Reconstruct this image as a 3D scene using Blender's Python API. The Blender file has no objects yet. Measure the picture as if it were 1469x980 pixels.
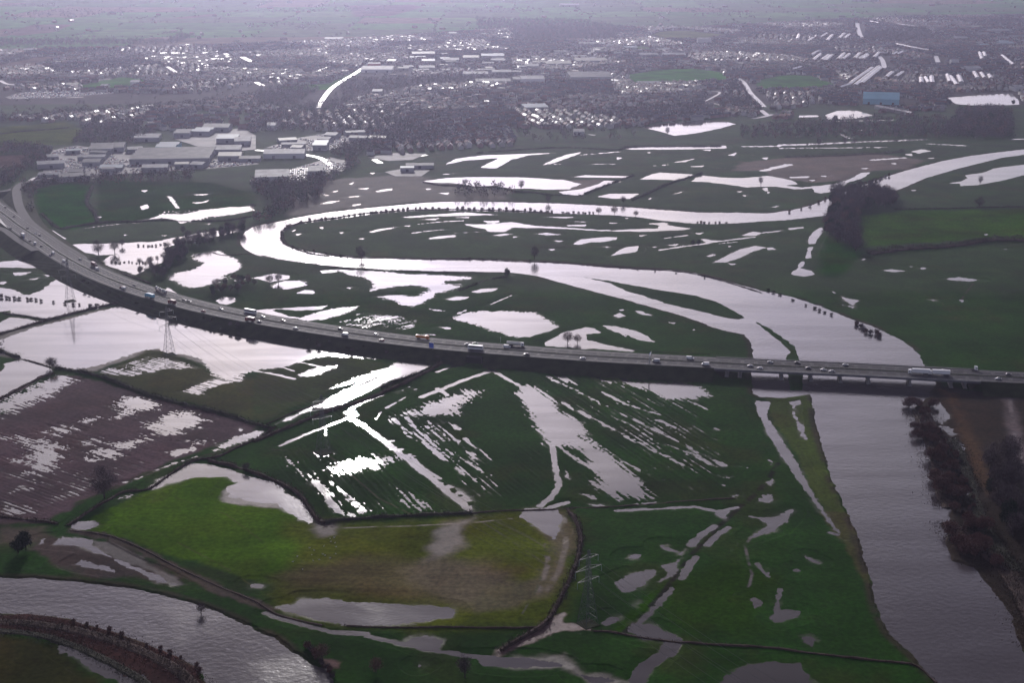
import bpy, math, random
import numpy as np
from mathutils import Vector
random.seed(7); rng = np.random.default_rng(11)
R = math.radians
sc = bpy.context.scene
COL = sc.collection

# ------------------------------------------------------------------ camera, sky, sun, exposure
CAM_H, PITCH, FPX, CX, CY = 350.0, R(16.5), 2040.0, 734.5, 490.0
cam = bpy.data.objects.new('camera', bpy.data.cameras.new('camera')); COL.objects.link(cam)
cam.location = (0, 0, CAM_H); cam.rotation_euler = (R(90) - PITCH, 0, 0)
cam.data.lens = FPX / 1469 * 36; cam.data.sensor_width = 36
cam.data.clip_start = 1; cam.data.clip_end = 90000
sc.camera = cam

SUN_EL, SUN_AZ = R(19.5), R(-7)          # azimuth from +Y, positive towards +X
HAZE = .76e-4
w = bpy.data.worlds.new('World'); sc.world = w; w.use_nodes = True
nt = w.node_tree; nt.nodes.clear()
def N(nt, t, **k):
    n = nt.nodes.new(t)
    for a, b in k.items(): setattr(n, a, b)
    return n
out = N(nt, 'ShaderNodeOutputWorld'); bg = N(nt, 'ShaderNodeBackground')
sky = N(nt, 'ShaderNodeTexSky', sky_type='NISHITA', sun_disc=False)
sky.sun_elevation = SUN_EL; sky.sun_rotation = SUN_AZ; sky.altitude = 300
sky.air_density = 1.0; sky.dust_density = 3.0; sky.ozone_density = 2.0
tc = N(nt, 'ShaderNodeTexCoord'); mp = N(nt, 'ShaderNodeMapping'); mp.inputs['Scale'].default_value = (1, 1, 2.6)
cn = N(nt, 'ShaderNodeTexNoise'); cn.inputs['Scale'].default_value = 6.5; cn.inputs['Detail'].default_value = 7; cn.inputs['Roughness'].default_value = .58
cr = N(nt, 'ShaderNodeMapRange'); cr.inputs[1].default_value = .38; cr.inputs[2].default_value = .66
nt.links.new(tc.outputs['Generated'], mp.inputs[0]); nt.links.new(mp.outputs[0], cn.inputs['Vector']); nt.links.new(cn.outputs[0], cr.inputs[0])
# thin cloud: whitens and dims the clear sky where it lies
bw = N(nt, 'ShaderNodeRGBToBW'); nt.links.new(sky.outputs[0], bw.inputs[0])
cc = N(nt, 'ShaderNodeMix', data_type='RGBA', blend_type='MULTIPLY'); cc.inputs[0].default_value = 1
nt.links.new(bw.outputs[0], cc.inputs[6]); cc.inputs[7].default_value = (.68, .62, .84, 1)
# sunlit cloud has light of its own strength wherever it stands, also opposite the sun
cl = N(nt, 'ShaderNodeMix', data_type='RGBA', blend_type='ADD'); cl.inputs[0].default_value = 1; cl.inputs[7].default_value = (2.5, 2.3, 3.1, 1); nt.links.new(cc.outputs[2], cl.inputs[6])
mx = N(nt, 'ShaderNodeMix', data_type='RGBA'); mf = N(nt, 'ShaderNodeMath', operation='MULTIPLY'); mf.inputs[1].default_value = .4
ma = N(nt, 'ShaderNodeMath', operation='ADD'); ma.inputs[1].default_value = .38
nt.links.new(cr.outputs[0], mf.inputs[0]); nt.links.new(mf.outputs[0], ma.inputs[0]); nt.links.new(ma.outputs[0], mx.inputs[0])
nt.links.new(sky.outputs[0], mx.inputs[6]); nt.links.new(cl.outputs[2], mx.inputs[7])
# a thicker cloud deck higher up: bright towards the horizon, duller overhead
sx = N(nt, 'ShaderNodeSeparateXYZ'); nt.links.new(tc.outputs['Generated'], sx.inputs[0])
el = N(nt, 'ShaderNodeMapRange', interpolation_type='SMOOTHSTEP'); el.inputs[1].default_value = .34; el.inputs[2].default_value = .50; el.inputs[3].default_value = 1.0; el.inputs[4].default_value = .36
dk = N(nt, 'ShaderNodeMix', data_type='RGBA', blend_type='MULTIPLY'); dk.inputs[0].default_value = 1
nt.links.new(sx.outputs[2], el.inputs[0]); nt.links.new(mx.outputs[2], dk.inputs[6]); nt.links.new(el.outputs[0], dk.inputs[7])
nt.links.new(dk.outputs[2], bg.inputs[0]); bg.inputs[1].default_value = .11
nt.links.new(bg.outputs[0], out.inputs[0])

sl = bpy.data.lights.new('sun', 'SUN'); sl.energy = 2.0; sl.angle = R(.8); sl.color = (1, .955, .93)
so = bpy.data.objects.new('sun', sl); COL.objects.link(so)
sdir = Vector((math.sin(SUN_AZ) * math.cos(SUN_EL), math.cos(SUN_AZ) * math.cos(SUN_EL), math.sin(SUN_EL)))
so.rotation_euler = sdir.to_track_quat('Z', 'Y').to_euler()
so.location = (0, 0, 900)
sc.view_settings.view_transform = 'Standard'; sc.view_settings.look = 'None'
sc.view_settings.exposure = 0.10; sc.view_settings.gamma = 1
sc.view_settings.use_curve_mapping = False
sc.render.engine = 'CYCLES'
cy = sc.cycles
cy.use_denoising = True; cy.max_bounces = 5; cy.diffuse_bounces = 2; cy.glossy_bounces = 2; cy.volume_bounces = 0
cy.transmission_bounces = 1; cy.transparent_max_bounces = 4; cy.sample_clamp_indirect = 4

# ------------------------------------------------------------------ from a point of the view to the ground
def W(u, v, z=0.0):
    u = np.asarray(u, float); v = np.asarray(v, float)
    a = (u - CX) / FPX; b = (CY - v) / FPX
    dy = math.cos(PITCH) + b * math.sin(PITCH); dz = -math.sin(PITCH) + b * math.cos(PITCH)
    t = (z - CAM_H) / dz
    return np.stack([a * t, dy * t], -1)
def PX(x, y, z=0.0):
    dp = y * math.cos(PITCH) + (CAM_H - z) * math.sin(PITCH)
    up = y * math.sin(PITCH) - (CAM_H - z) * math.cos(PITCH)
    return CX + FPX * x / dp, CY - FPX * up / dp
def T(c, r, s):                      # survey sheets: local figures are quarter units of sheet (c, r)
    out = []
    for p in s.split():
        x, y = p.split(','); out.append((367 * c + float(x) / 4, 245 * r + float(y) / 4))
    return out
def F(s):
    return [tuple(float(q) for q in p.split(',')) for p in s.split()]

# ------------------------------------------------------------------ noise
_perm = rng.permutation(4096); _val = rng.random(4096)
def vnoise(x, y, seed=0):
    xi = np.floor(x).astype(np.int64); yi = np.floor(y).astype(np.int64)
    fx = x - xi; fy = y - yi; fx = fx * fx * (3 - 2 * fx); fy = fy * fy * (3 - 2 * fy)
    def h(a, b): return _val[(_perm[(a + seed * 57) & 4095] + b) & 4095]
    return (h(xi, yi) * (1 - fx) + h(xi + 1, yi) * fx) * (1 - fy) + (h(xi, yi + 1) * (1 - fx) + h(xi + 1, yi + 1) * fx) * fy
def fbm(x, y, o=4, seed=0):          # about -1..1
    s = 0; a = 1; t = 0
    for i in range(o):
        s = s + a * (vnoise(x * 2 ** i + 13.7 * i, y * 2 ** i + 7.1 * i, seed + i) * 2 - 1); t += a; a *= .55
    return s / t * 1.5
def sst(x, a, b):
    t = np.clip((x - a) / (b - a), 0, 1); return t * t * (3 - 2 * t)

# ------------------------------------------------------------------ mesh helpers
def mesh_np(name, verts, faces, mats, mi=None, smooth=False):
    """verts (n,3); faces (m,3) or (m,4) array, or a list of arrays"""
    me = bpy.data.meshes.new(name)
    if not isinstance(faces, list): faces = [faces]
    faces = [np.asarray(f, np.int32) for f in faces if len(f)]
    verts = np.asarray(verts, np.float32)
    me.vertices.add(len(verts)); me.vertices.foreach_set('co', verts.ravel())
    nl = sum(f.size for f in faces); nf = sum(len(f) for f in faces)
    me.loops.add(nl); me.polygons.add(nf)
    me.loops.foreach_set('vertex_index', np.concatenate([f.ravel() for f in faces]))
    tot = np.concatenate([np.full(len(f), f.shape[1], np.int32) for f in faces])
    st = np.concatenate([[0], np.cumsum(tot)[:-1]]).astype(np.int32)
    me.polygons.foreach_set('loop_start', st)
    for m in (mats if isinstance(mats, (list, tuple)) else [mats]): me.materials.append(m)
    if mi is not None: me.polygons.foreach_set('material_index', np.asarray(mi, np.int32))
    if smooth: me.polygons.foreach_set('use_smooth', np.ones(nf, bool))
    me.update(calc_edges=True); me.validate()
    return me
class MB:
    def __init__(s): s.v = []; s.f = []; s.m = []
    def add(s, vs, fs, mi=0):
        o = len(s.v); s.v += [tuple(v) for v in vs]; s.f += [tuple(i + o for i in f) for f in fs]; s.m += [mi] * len(fs)
        return s
    def box(s, c, d, mi=0, taper=1.0, taperx=None):
        x, y, z = c; a, b, h = d[0] / 2, d[1] / 2, d[2] / 2; t = taper; tx = t if taperx is None else taperx
        s.add([(x - a, y - b, z - h), (x + a, y - b, z - h), (x + a, y + b, z - h), (x - a, y + b, z - h),
               (x - a * tx, y - b * t, z + h), (x + a * tx, y - b * t, z + h), (x + a * tx, y + b * t, z + h), (x - a * tx, y + b * t, z + h)],
              [(3, 2, 1, 0), (4, 5, 6, 7), (0, 1, 5, 4), (1, 2, 6, 5), (2, 3, 7, 6), (3, 0, 4, 7)], mi); return s
    def prism(s, prof, y0, y1, mi=0):     # profile in x,z extruded along y
        n = len(prof); s.add([(x, y0, z) for x, z in prof] + [(x, y1, z) for x, z in prof],
              [tuple(range(n))[::-1], tuple(range(n, 2 * n))] + [(i, (i + 1) % n, n + (i + 1) % n, n + i) for i in range(n)], mi); return s
    def bar(s, a, b, r, n=4, mi=0, r2=None):
        a = Vector(a); b = Vector(b); d = (b - a)
        if d.length < 1e-6: return s
        d.normalize(); u = d.orthogonal().normalized(); v = d.cross(u); r2 = r if r2 is None else r2
        vs = [a + (u * math.cos(t) + v * math.sin(t)) * r for t in [2 * math.pi * k / n for k in range(n)]] + \
             [b + (u * math.cos(t) + v * math.sin(t)) * r2 for t in [2 * math.pi * k / n for k in range(n)]]
        s.add(vs, [(i, (i + 1) % n, n + (i + 1) % n, n + i) for i in range(n)] + [tuple(range(n))[::-1], tuple(range(n, 2 * n))], mi); return s
    def cyl(s, c, r, wd, n=10, mi=0):     # wheel, axis y
        return s.bar((c[0], c[1] - wd / 2, c[2]), (c[0], c[1] + wd / 2, c[2]), r, n, mi)
    def mesh(s, name, mats):
        me = bpy.data.meshes.new(name); me.from_pydata(s.v, [], s.f)
        for m in (mats if isinstance(mats, (list, tuple)) else [mats]): me.materials.append(m)
        me.polygons.foreach_set('material_index', s.m); me.update(); return me
    def build(s, name, mats, parent=None): return link(name, s.mesh(name, mats), parent)
def link(name, data, parent=None):
    o = bpy.data.objects.new(name, data); COL.objects.link(o)
    if parent is not None: o.parent = parent
    return o
def tag(o, label=None, cat=None, group=None, kind=None):
    if label: o['label'] = label
    if cat: o['category'] = cat
    if group: o['group'] = group
    if kind: o['kind'] = kind
    return o
def thing(name, loc, rz=0, label=None, cat=None, group=None):
    o = link(name, None); o.location = loc; o.rotation_euler = (0, 0, rz); o.empty_display_size = 1
    return tag(o, label, cat, group)
def children_of(o): return [c for c in o.children]
KIDS = {}
def kids(o):
    if o.name not in KIDS: KIDS[o.name] = [(c, list(c.children)) for c in o.children]
    return KIDS[o.name]
USED = set()
def place(proto, loc, rz=0, sc_=1.0, label=None, group=None):
    """the first placing moves the prototype itself, then copies of it and of each of its parts"""
    if proto.name not in USED:
        kids(proto); USED.add(proto.name); r = proto
    else:
        r = proto.copy(); COL.objects.link(r)
        for ch, gr in kids(proto):
            c = ch.copy(); COL.objects.link(c); c.parent = r
            for g in gr:
                d = g.copy(); COL.objects.link(d); d.parent = c
    r.location = loc; r.rotation_euler = (0, 0, rz)
    r.scale = (sc_, sc_, sc_) if not isinstance(sc_, tuple) else sc_
    if label: r['label'] = label
    if group: r['group'] = group
    return r

# ------------------------------------------------------------------ materials
def mat(name, col, rough=.8, noise=None, spec=.5, metal=0, emit=None):
    m = bpy.data.materials.new(name); m.use_nodes = True; t = m.node_tree
    b = t.nodes['Principled BSDF']; b.inputs['Roughness'].default_value = rough
    b.inputs['Specular IOR Level'].default_value = spec; b.inputs['Metallic'].default_value = metal
    b.inputs['Base Color'].default_value = (*col, 1)
    if noise:
        scale, amt = noise
        tc = N(t, 'ShaderNodeTexCoord'); n = N(t, 'ShaderNodeTexNoise'); n.inputs['Scale'].default_value = scale; n.inputs['Detail'].default_value = 4
        mr = N(t, 'ShaderNodeMapRange'); mr.inputs[1].default_value = .3; mr.inputs[2].default_value = .7; mr.inputs[3].default_value = 1 - amt; mr.inputs[4].default_value = 1 + amt
        mm = N(t, 'ShaderNodeMix', data_type='RGBA', blend_type='MULTIPLY'); mm.inputs[0].default_value = 1; mm.inputs[6].default_value = (*col, 1)
        t.links.new(tc.outputs['Object'], n.inputs['Vector']); t.links.new(n.outputs[0], mr.inputs[0]); t.links.new(mr.outputs[0], mm.inputs[7]); t.links.new(mm.outputs[2], b.inputs['Base Color'])
    return m
def rand_mat(name, cols, rough=.8, spec=.5, wet=0):
    """one colour out of a few for every separate object or mesh island"""
    m = mat(name, cols[0], rough, None, spec); t = m.node_tree; b = t.nodes['Principled BSDF']
    g = N(t, 'ShaderNodeNewGeometry'); oi = N(t, 'ShaderNodeObjectInfo'); ad = N(t, 'ShaderNodeMath', operation='ADD'); fr = N(t, 'ShaderNodeMath', operation='FRACT')
    t.links.new(g.outputs['Random Per Island'], ad.inputs[0]); t.links.new(oi.outputs['Random'], ad.inputs[1]); t.links.new(ad.outputs[0], fr.inputs[0])
    if wet:                              # a few roofs newer or wetter than the rest
        gt = N(t, 'ShaderNodeMath', operation='LESS_THAN'); gt.inputs[1].default_value = wet; m2 = N(t, 'ShaderNodeMath', operation='MULTIPLY'); m2.inputs[1].default_value = 7.31; f2 = N(t, 'ShaderNodeMath', operation='FRACT')
        t.links.new(fr.outputs[0], m2.inputs[0]); t.links.new(m2.outputs[0], f2.inputs[0]); t.links.new(f2.outputs[0], gt.inputs[0])
        for sock, lo, hi in (('Roughness', rough, .45), ('Specular IOR Level', spec, .55)):
            q = N(t, 'ShaderNodeMapRange'); q.inputs[3].default_value = lo; q.inputs[4].default_value = hi; t.links.new(gt.outputs[0], q.inputs[0]); t.links.new(q.outputs[0], b.inputs[sock])
    rp = N(t, 'ShaderNodeValToRGB'); rp.color_ramp.interpolation = 'CONSTANT'
    e = rp.color_ramp.elements
    while len(e) < len(cols): e.new(.5)
    for i, c in enumerate(cols): e[i].position = i / len(cols); e[i].color = (*c, 1)
    t.links.new(fr.outputs[0], rp.inputs[0]); t.links.new(rp.outputs[0], b.inputs['Base Color'])
    return m
M = {}
M['asphalt'] = mat('asphalt', (.030, .027, .038), .75, (.08, .16), .15)
M['concrete'] = mat('concrete', (.24, .23, .23), .75, (.3, .2))
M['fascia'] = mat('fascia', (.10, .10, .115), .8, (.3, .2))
M['paint'] = mat('road_paint', (.6, .6, .58), .6)
M['steel'] = mat('galvanised_steel', (.13, .135, .15), .5, None, .5, .3)
M['barrier'] = mat('barrier_steel', (.085, .085, .09), .6, None, .3, .2)
M['verge'] = mat('verge_grass', (.028, .034, .016), .95, (.12, .45), .05)
M['bark'] = mat('bark', (.060, .048, .042), .9, (1.5, .3), .2)
M['twig'] = mat('twigs', (.080, .055, .064), .85, (.35, .35), .2)
M['twig_red'] = mat('reddish_twigs', (.135, .066, .060), .85, (.35, .35), .2)
M['ever'] = mat('evergreen_leaves', (.018, .030, .016), .8, (.5, .4), .2)
M['hedge'] = mat('hedge_twigs', (.042, .040, .026), .9, (.15, .45), .2)
M['hedge_brown'] = mat('brown_hedge_twigs', (.070, .045, .038), .9, (.15, .45), .2)
M['glass'] = mat('vehicle_glass', (.02, .025, .03), .08, None, .8)
M['tyre'] = mat('tyre_rubber', (.02, .02, .02), .9)
M['blue_sign'] = mat('blue_sign_face', (.02, .10, .55), .4)
M['track'] = mat('wet_track', (.30, .27, .25), .3, (.2, .25))
M['wetroof'] = mat('wet_terrace_roof', (.10, .095, .11), .24, (.15, .25)); M['wetroad'] = mat('wet_road_surface', (.20, .19, .20), .30, (.06, .5), .4)
M['street'] = mat('wet_street_surface', (.16, .15, .155), .35, (.05, .35), .4)
M['slate'] = rand_mat('slate_roof', [(.045, .04, .055), (.07, .055, .065), (.09, .08, .10), (.12, .05, .04), (.06, .05, .06)], .7, .15, .10)
M['redtile'] = rand_mat('tile_roof', [(.17, .06, .045), (.19, .075, .06), (.09, .05, .045), (.08, .065, .07)], .7, .15, .10)
M['brick'] = rand_mat('house_wall', [(.20, .09, .07), (.24, .12, .10), (.5, .48, .46), (.14, .09, .08), (.32, .28, .26)], .8, .3)
M['render'] = mat('white_render', (.62, .6, .58), .7)
M['yard'] = mat('wet_yard_concrete', (.11, .10, .11), .7, (.035, .7), .2)

# ------------------------------------------------------------------ the survey: water
# river: one continuous outline (outer bank round, inner bank back)
RIVER = (F('1700,186 1560,203 1468,214 1426,219 1388,224 1351,231 1301,244 1273,253 1236,266 1223,271 1201,280 1166,294 1138,301 1101,306 1059,305 1009,305 939,300 884,296 809,292 734,290 680,289 617,290 572,294 517,299 467,305 430,311 404,317 367,324 355,330 346,340 345,350 352,358 367,366 404,373 467,381 542,386 617,389 692,390 734,391 771,396 821,410 894,429 921,437 951,445 978,453 1004,462 1021,469 1046,476 1069,480 1076,490 1080,502 1080,518 1078,540 1081,565 1092,570 1126,571 1163,565 1168,590 1170,605 1175,625 1186,660 1194,690 1208,720 1216,738 1227,760 1235,785 1251,835 1258,875 1276,910 1313,945 1343,980 1390,1040 1500,1200')
       + F('1760,1200 1560,1040 1500,975 1468,935 1461,915 1451,885 1433,860 1413,835 1396,815 1366,805 1356,777 1363,760 1363,735 1361,722 1341,702 1338,670 1333,645 1319,620 1316,600 1312,585 1330,570 1343,552 1326,524 1316,505 1296,490 1256,470 1216,456 1176,439 1136,426 1091,417 1059,408 1029,400 996,392 959,387 909,385 859,381 796,376 734,374 680,372 617,372 554,370 507,369 472,366 442,361 417,354 404,347 402,335 417,325 442,319 479,315 522,309 567,304 604,302 667,302 734,304 784,306 834,307 884,309 921,312 946,316 984,320 1021,322 1059,320 1101,317 1126,316 1163,312 1186,309 1200,296 1221,286 1250,280 1276,277 1301,267 1326,256 1363,245 1401,235 1438,226 1468,222 1560,214 1700,197'))
RIVER2 = F('-700,905 -300,850 0,830 50,831 100,835 150,840 200,847 237,855 287,870 325,885 367,904 392,917 417,935 442,952 467,962 477,980 500,1040 520,1200 300,1200 320,1040 297,980 282,957 250,940 212,924 175,911 137,899 87,886 37,881 0,881 -300,905 -700,990')
ISLES = [F('834,397 874,403 906,409 946,416 996,424 1029,433 1049,444 1069,456 1060,458 1046,457 996,445 954,435 916,422 899,418 874,406'),
         F('1084,462 1101,469 1116,480 1131,490 1140,498 1149,520 1152,545 1150,560 1135,560 1130,540 1127,516 1133,505 1120,490 1107,481 1090,468')]
# flood polygons: (outline, edge wobble in m, furrow direction index or None)
FL = []
def fl(p, r=2.2, d=None, s=.045): FL.append((p, r, d, s))
LN = []
def ln(p, w, r=.5, d=None): LN.append((p, w, r, d))
# furrow directions, as pairs of surveyed points
DIRS = [((85, 527), (380, 607)), ((784, 540), (979, 668)), ((580, 600), (680, 687)), ((542, 470), (607, 457)), ((700, 400), (900, 403))]
fl(T(0,1,'-60,530 0,525 50,520 150,510 200,530 230,560 120,555 0,555 -60,556'))
fl(T(0,1,'80,465 150,460 200,480 220,500 180,515 130,505 90,480'))
fl(T(0,1,'-300,640 0,670 80,685 130,710 170,715 250,680 320,625 380,625 450,660 530,705 620,745 660,755 560,790 400,830 260,850 150,835 50,825 60,800 0,810 -300,820'))
fl(T(0,1,'-100,880 0,870 60,845 150,850 220,865 170,885 60,915 0,925 -100,935'))
fl(T(0,1,'245,592 290,600 275,610')); fl(T(0,1,'75,585 185,580 120,600 80,605'))
fl(T(0,1,'0,640 40,632 20,650 0,650')); fl(T(0,1,'160,625 220,615 200,628'))
fl(F('-60,510 0,488 50,470 110,455 175,438 200,443 250,455 300,466 400,480 490,494 524,511 495,513 470,510 440,517 400,528 375,530 345,537 325,545 300,535 290,515 265,508 240,508 228,500 205,503 175,513 140,525 110,530 85,527 60,522 30,515 10,505 -60,530'), 3, 0)
fl(T(0,1,'370,428 450,422 530,420 750,412 900,405 1000,385 1100,365 1200,350 1350,332 1400,330 1380,345 1280,370 1150,395 1050,400 960,440 940,520 850,560 780,600 700,570 620,545 595,520 610,495 670,478 560,485 480,465 400,440'))
fl(T(0,1,'1110,480 1250,460 1340,500 1390,545 1350,580 1280,600 1250,640 1150,665 1080,670 1020,640 960,620 1000,590 1100,570 1180,530 1120,510'), 4, 3)
fl(T(0,1,'730,298 850,280 930,250 1050,248 1150,228 1300,210 1450,203 1460,225 1350,250 1200,265 1100,290 1040,300 1010,285 930,270 850,282 780,302'), 3)
ln(T(0,1,'480,330 620,312 730,300'), 2.2); ln(T(0,1,'300,342 330,362 375,390'), 2)
for s in ['1095,135 1210,133 1160,140', '1100,182 1160,178 1205,165 1180,180 1130,188', '805,112 850,110 830,122', '800,205 850,190 850,215 815,225', '960,145 985,150 1030,215 1010,215', '560,260 585,265 570,272', '1180,300 1215,302 1200,308', '700,365 735,366 715,372', '930,370 960,370 945,376', '1235,745 1280,725 1340,728 1350,750 1310,768 1260,765', '960,670 1015,700 1000,708 950,690']:
    fl(T(0,1,s), 1.5)
fl(T(1,1,'470,565 650,570 850,590 1050,600 1240,612 1230,622 1100,630 1060,650 1180,660 1100,690 1030,705 960,760 900,780 850,770 790,745 715,725 800,715 920,725 1000,690 1000,670 900,655 800,665 660,690 680,650 620,610 520,590'), 5, 4)
fl(T(1,1,'370,575 440,568 470,580 380,588')); 
fl(T(1,1,'-20,805 100,790 250,785 410,775 380,795 250,800 150,795 100,800 170,830 240,845 120,840 40,815')); 
fl(T(1,1,'240,850 400,800 480,785 590,775 560,800 480,830 380,855 300,860'), 3, 3)
fl(T(1,1,'1120,850 1200,815 1290,805 1468,808 1600,815 1668,850 1718,885 1738,905 1568,955 1468,952 1400,930 1250,880'), 4, 3)
for s in ['1090,740 1150,722 1220,725 1200,738 1130,745', '1230,695 1300,678 1390,675 1370,690 1270,700', '-40,615 40,605 100,590 190,602 190,620 80,640 20,622', '90,660 160,632 250,630 300,655 180,680 110,670', '235,705 280,680 330,690 340,705', '840,265 1000,252 1200,238 1390,252 1250,256 1000,262 880,270', '650,350 700,335 810,322 780,332 670,354', '995,385 1050,375 1140,370 1150,378 1050,390 1000,392', '1150,268 1230,264 1220,271', '360,190 420,175 490,170 440,185 370,193', '550,195 600,188 600,195 560,202', '590,102 650,96 640,108', '680,118 740,105 790,100 780,112 700,122', '430,120 475,112 460,122', '1050,128 1110,124 1100,136', '500,152 600,142 590,150', '365,325 395,318 385,335', '225,362 260,360 240,372', '225,425 255,440 235,440', '205,345 228,338 215,352', '480,355 505,352 490,361', '590,390 635,385 610,394', '940,280 1050,272 1030,282', '1310,288 1400,286 1380,300 1330,300', '530,75 560,65 555,80', '1055,898 1100,898 1135,910 1095,910', '520,670 550,668 540,678', '970,940 1040,940 1030,944', '845,316 890,313 880,319', '1050,20 1190,10 1100,20', '650,12 690,10 670,18', '1360,370 1430,360 1468,365 1400,375', '990,790 1050,800 1080,805 1020,803', '380,130 420,140 400,145', '970,100 1010,104 985,108']:
    fl(T(1,1,s), 1.4)
ln(T(1,1,'930,306 1060,292 1190,286'), 3, 1.4); ln(T(1,1,'900,357 1000,344 1110,336'), 2.4, 1.4); ln(T(1,1,'1140,358 1290,350'), 1.2, .5); ln(T(1,1,'1345,768 1468,715'), 1.6, .5); ln(T(1,1,'1160,822 1205,800'), 3, 2)
fl(T(1,1,'1190,305 1300,308 1400,300 1468,294 1600,315 1768,325 1968,338 2058,342 2168,335 2298,330 2318,315 2248,302 2368,295 2358,310 2408,320 2508,330 2448,340 2268,348 2068,348 1918,342 1748,332 1618,328 1468,325 1430,350 1340,350 1320,335 1260,325'), 2)
fl(T(1,1,'960,60 1100,40 1250,35 1468,36 1618,42 1768,52 1868,75 1798,105 1668,108 1548,100 1468,103 1380,85 1250,88 1190,75 1130,68 1040,68'), 2)
for s in ['270,120 400,105 500,75 530,55 630,60 560,80 480,100 410,130 415,142 300,135', '340,35 420,25 690,30 680,40 500,38', '735,48 800,20 850,10 1045,20 990,55 850,50', '485,148 560,132 730,130 680,160 580,158', '355,422 390,395 450,388 540,380 600,382 600,395 530,408 450,410 390,425', '570,488 610,460 650,440 730,430 725,450 715,465 640,475', '1080,388 1150,398 1200,402 1120,415', '1320,372 1380,348 1440,355 1400,372', '895,428 980,415 940,430', '1155,527 1240,485 1310,450 1400,430 1462,440 1380,465 1310,500 1230,525', '1120,490 1150,475 1175,485 1140,495', '520,888 600,893 700,915 780,950 820,982 740,975 650,940 580,920', '580,830 620,818 660,835 610,842', '700,803 740,805 800,830 750,825', '900,870 940,872 930,880', '610,796 650,798 630,803', '780,692 800,697 790,702', '905,722 945,722 930,730', '980,735 1010,737 995,742', '1020,720 1045,722 1030,727', '-10,590 45,590 40,600 0,600', '140,362 200,356 285,366 200,370', '210,450 255,448 230,457', '245,400 295,402 265,410', '180,263 380,266 300,272', '540,297 625,298 580,304', '360,290 440,292 400,296', '1050,358 1110,352 1080,366', '1230,427 1265,432 1250,438', '720,370 775,368 740,378', '530,435 565,436 545,441', '1040,908 1055,910 1045,914', '1290,118 1325,116 1310,125', '1325,140 1350,138 1340,148', '1430,100 1468,95 1468,120 1450,112', '640,268 680,270 660,275', '1240,530 1290,535 1260,541', '920,135 990,115 960,128', '780,165 800,155 795,165', '800,436 840,436 820,442', '0,378 38,378 10,384', '310,312 430,308 420,318 330,318']:
    fl(T(2,1,s), 1.3)
for s, w_ in [('850,455 960,438 1100,420 1160,408 1390,380', 4.5), ('880,387 1010,370', 2.6), ('1190,418 1300,408', 1.6), ('1380,370 1468,350', 2)]: ln(T(2,1,s), w_, 1.2)
fl(T(2,1,'200,985 300,930 420,900 480,905 500,930 430,940 430,970 530,1000 640,1020 700,1030 690,1040 600,1030 400,1020 200,1005'), 2.5)
fl(T(2,1,'1025,60 1090,25 1200,38 1330,40 1468,28 1540,40 1610,55 1640,75 1570,85 1670,95 1768,85 1850,75 1900,62 1938,50 2008,10 2060,8 2008,45 1918,70 1908,95 1848,115 1778,130 1738,120 1728,100 1618,105 1518,90 1468,90 1350,95 1250,80 1130,65'), 2)
for s in ['235,385 270,345 315,320 320,350 285,390 270,420 235,420', '215,500 235,440 265,435 245,470 255,500 220,505', '170,545 200,515 215,520 210,550 180,555', '130,592 180,555 250,575 270,595 210,608 160,600', '655,570 720,565 795,575 720,583', '865,560 890,554 915,560 890,566', '1015,620 1100,610 1225,628 1150,635 1050,628', '420,720 470,735 530,745 490,770 440,745', '430,770 495,780 490,788', '1040,70 1110,60 1150,40 1130,25 1240,10 1300,-15 1500,-40 1700,-60 1700,-20 1468,25 1350,55 1200,82 1100,87 1110,75', '120,330 200,322 210,328 130,338', '0,350 85,340 60,350 0,356', '0,118 18,122 0,132', '20,208 65,200 50,210', '120,35 240,30 235,40 130,42', '235,52 275,52 260,60', '290,28 340,28 330,34', '815,110 860,110 840,116', '525,510 565,504 550,512', '1240,364 1268,362 1255,371', '1355,450 1380,449 1370,453', '925,740 968,740 950,748', '0,440 30,440 50,452 0,456', '1100,740 1130,745 1115,754', '365,690 400,700 380,702', '810,548 830,550 820,552']:
    fl(T(3,1,s), 1.2)
fl(T(0,2,'-200,200 0,180 30,130 110,105 200,120 280,145 290,175 200,215 100,265 0,320 -200,400'))
fl(T(0,2,'-200,440 0,345 150,270 330,190 400,200 430,225 350,270 300,310 200,340 100,380 0,415 -200,500'), 9, 0)
for s in ['670,360 720,325 800,320 900,340 930,370 900,385 800,400 700,440 640,440 700,405 690,380', '430,470 540,435 560,440 500,475', '310,510 370,480 420,510 340,535', '840,490 950,440 1000,400 1080,405 1200,450 1150,470 1100,500 1000,530 950,550 900,530', '500,640 650,590 850,550 890,560 800,590 700,640 640,670 560,680', '480,580 560,565 590,575 520,592', '640,590 700,585 690,600', '-60,535 0,535 100,545 250,555 320,580 350,650 330,710 250,760 150,750 190,700 160,660 220,630 190,590 100,570 0,560 -60,560', '70,680 120,685 100,695', '1090,580 1180,575 1220,580 1150,592', '250,520 290,515 280,530']:
    fl(T(0,2,s), 9, 0)
for s in ['960,632 1110,610 1110,630 1000,665', '1230,628 1340,550 1468,515 1498,518 1488,545 1350,590', '690,900 760,878 720,900', '1375,500 1395,505 1380,515']: fl(T(0,2,s), 3, 0)
ln(T(0,2,'700,815 800,785 900,740 1000,700 1130,660'), 2, 2, 0)
fl(T(0,2,'855,850 950,780 1100,700 1200,710 1340,740 1468,790 1558,800 1668,880 1758,950 1778,980 1808,1040 1768,1050 1668,990 1588,930 1468,920 1380,905 1300,890 1290,860 1360,810 1300,785 1150,775 1060,790 1000,810 950,815'), 3)
fl(T(0,3,'410,90 450,60 560,45 550,80 520,100 450,100'), 3)
fl(T(1,2,'100,480 200,430 350,360 550,260 680,190 800,130 820,105 990,115 1000,140 900,190 780,225 700,260 600,310 450,375 300,400 200,450'), 2)
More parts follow.
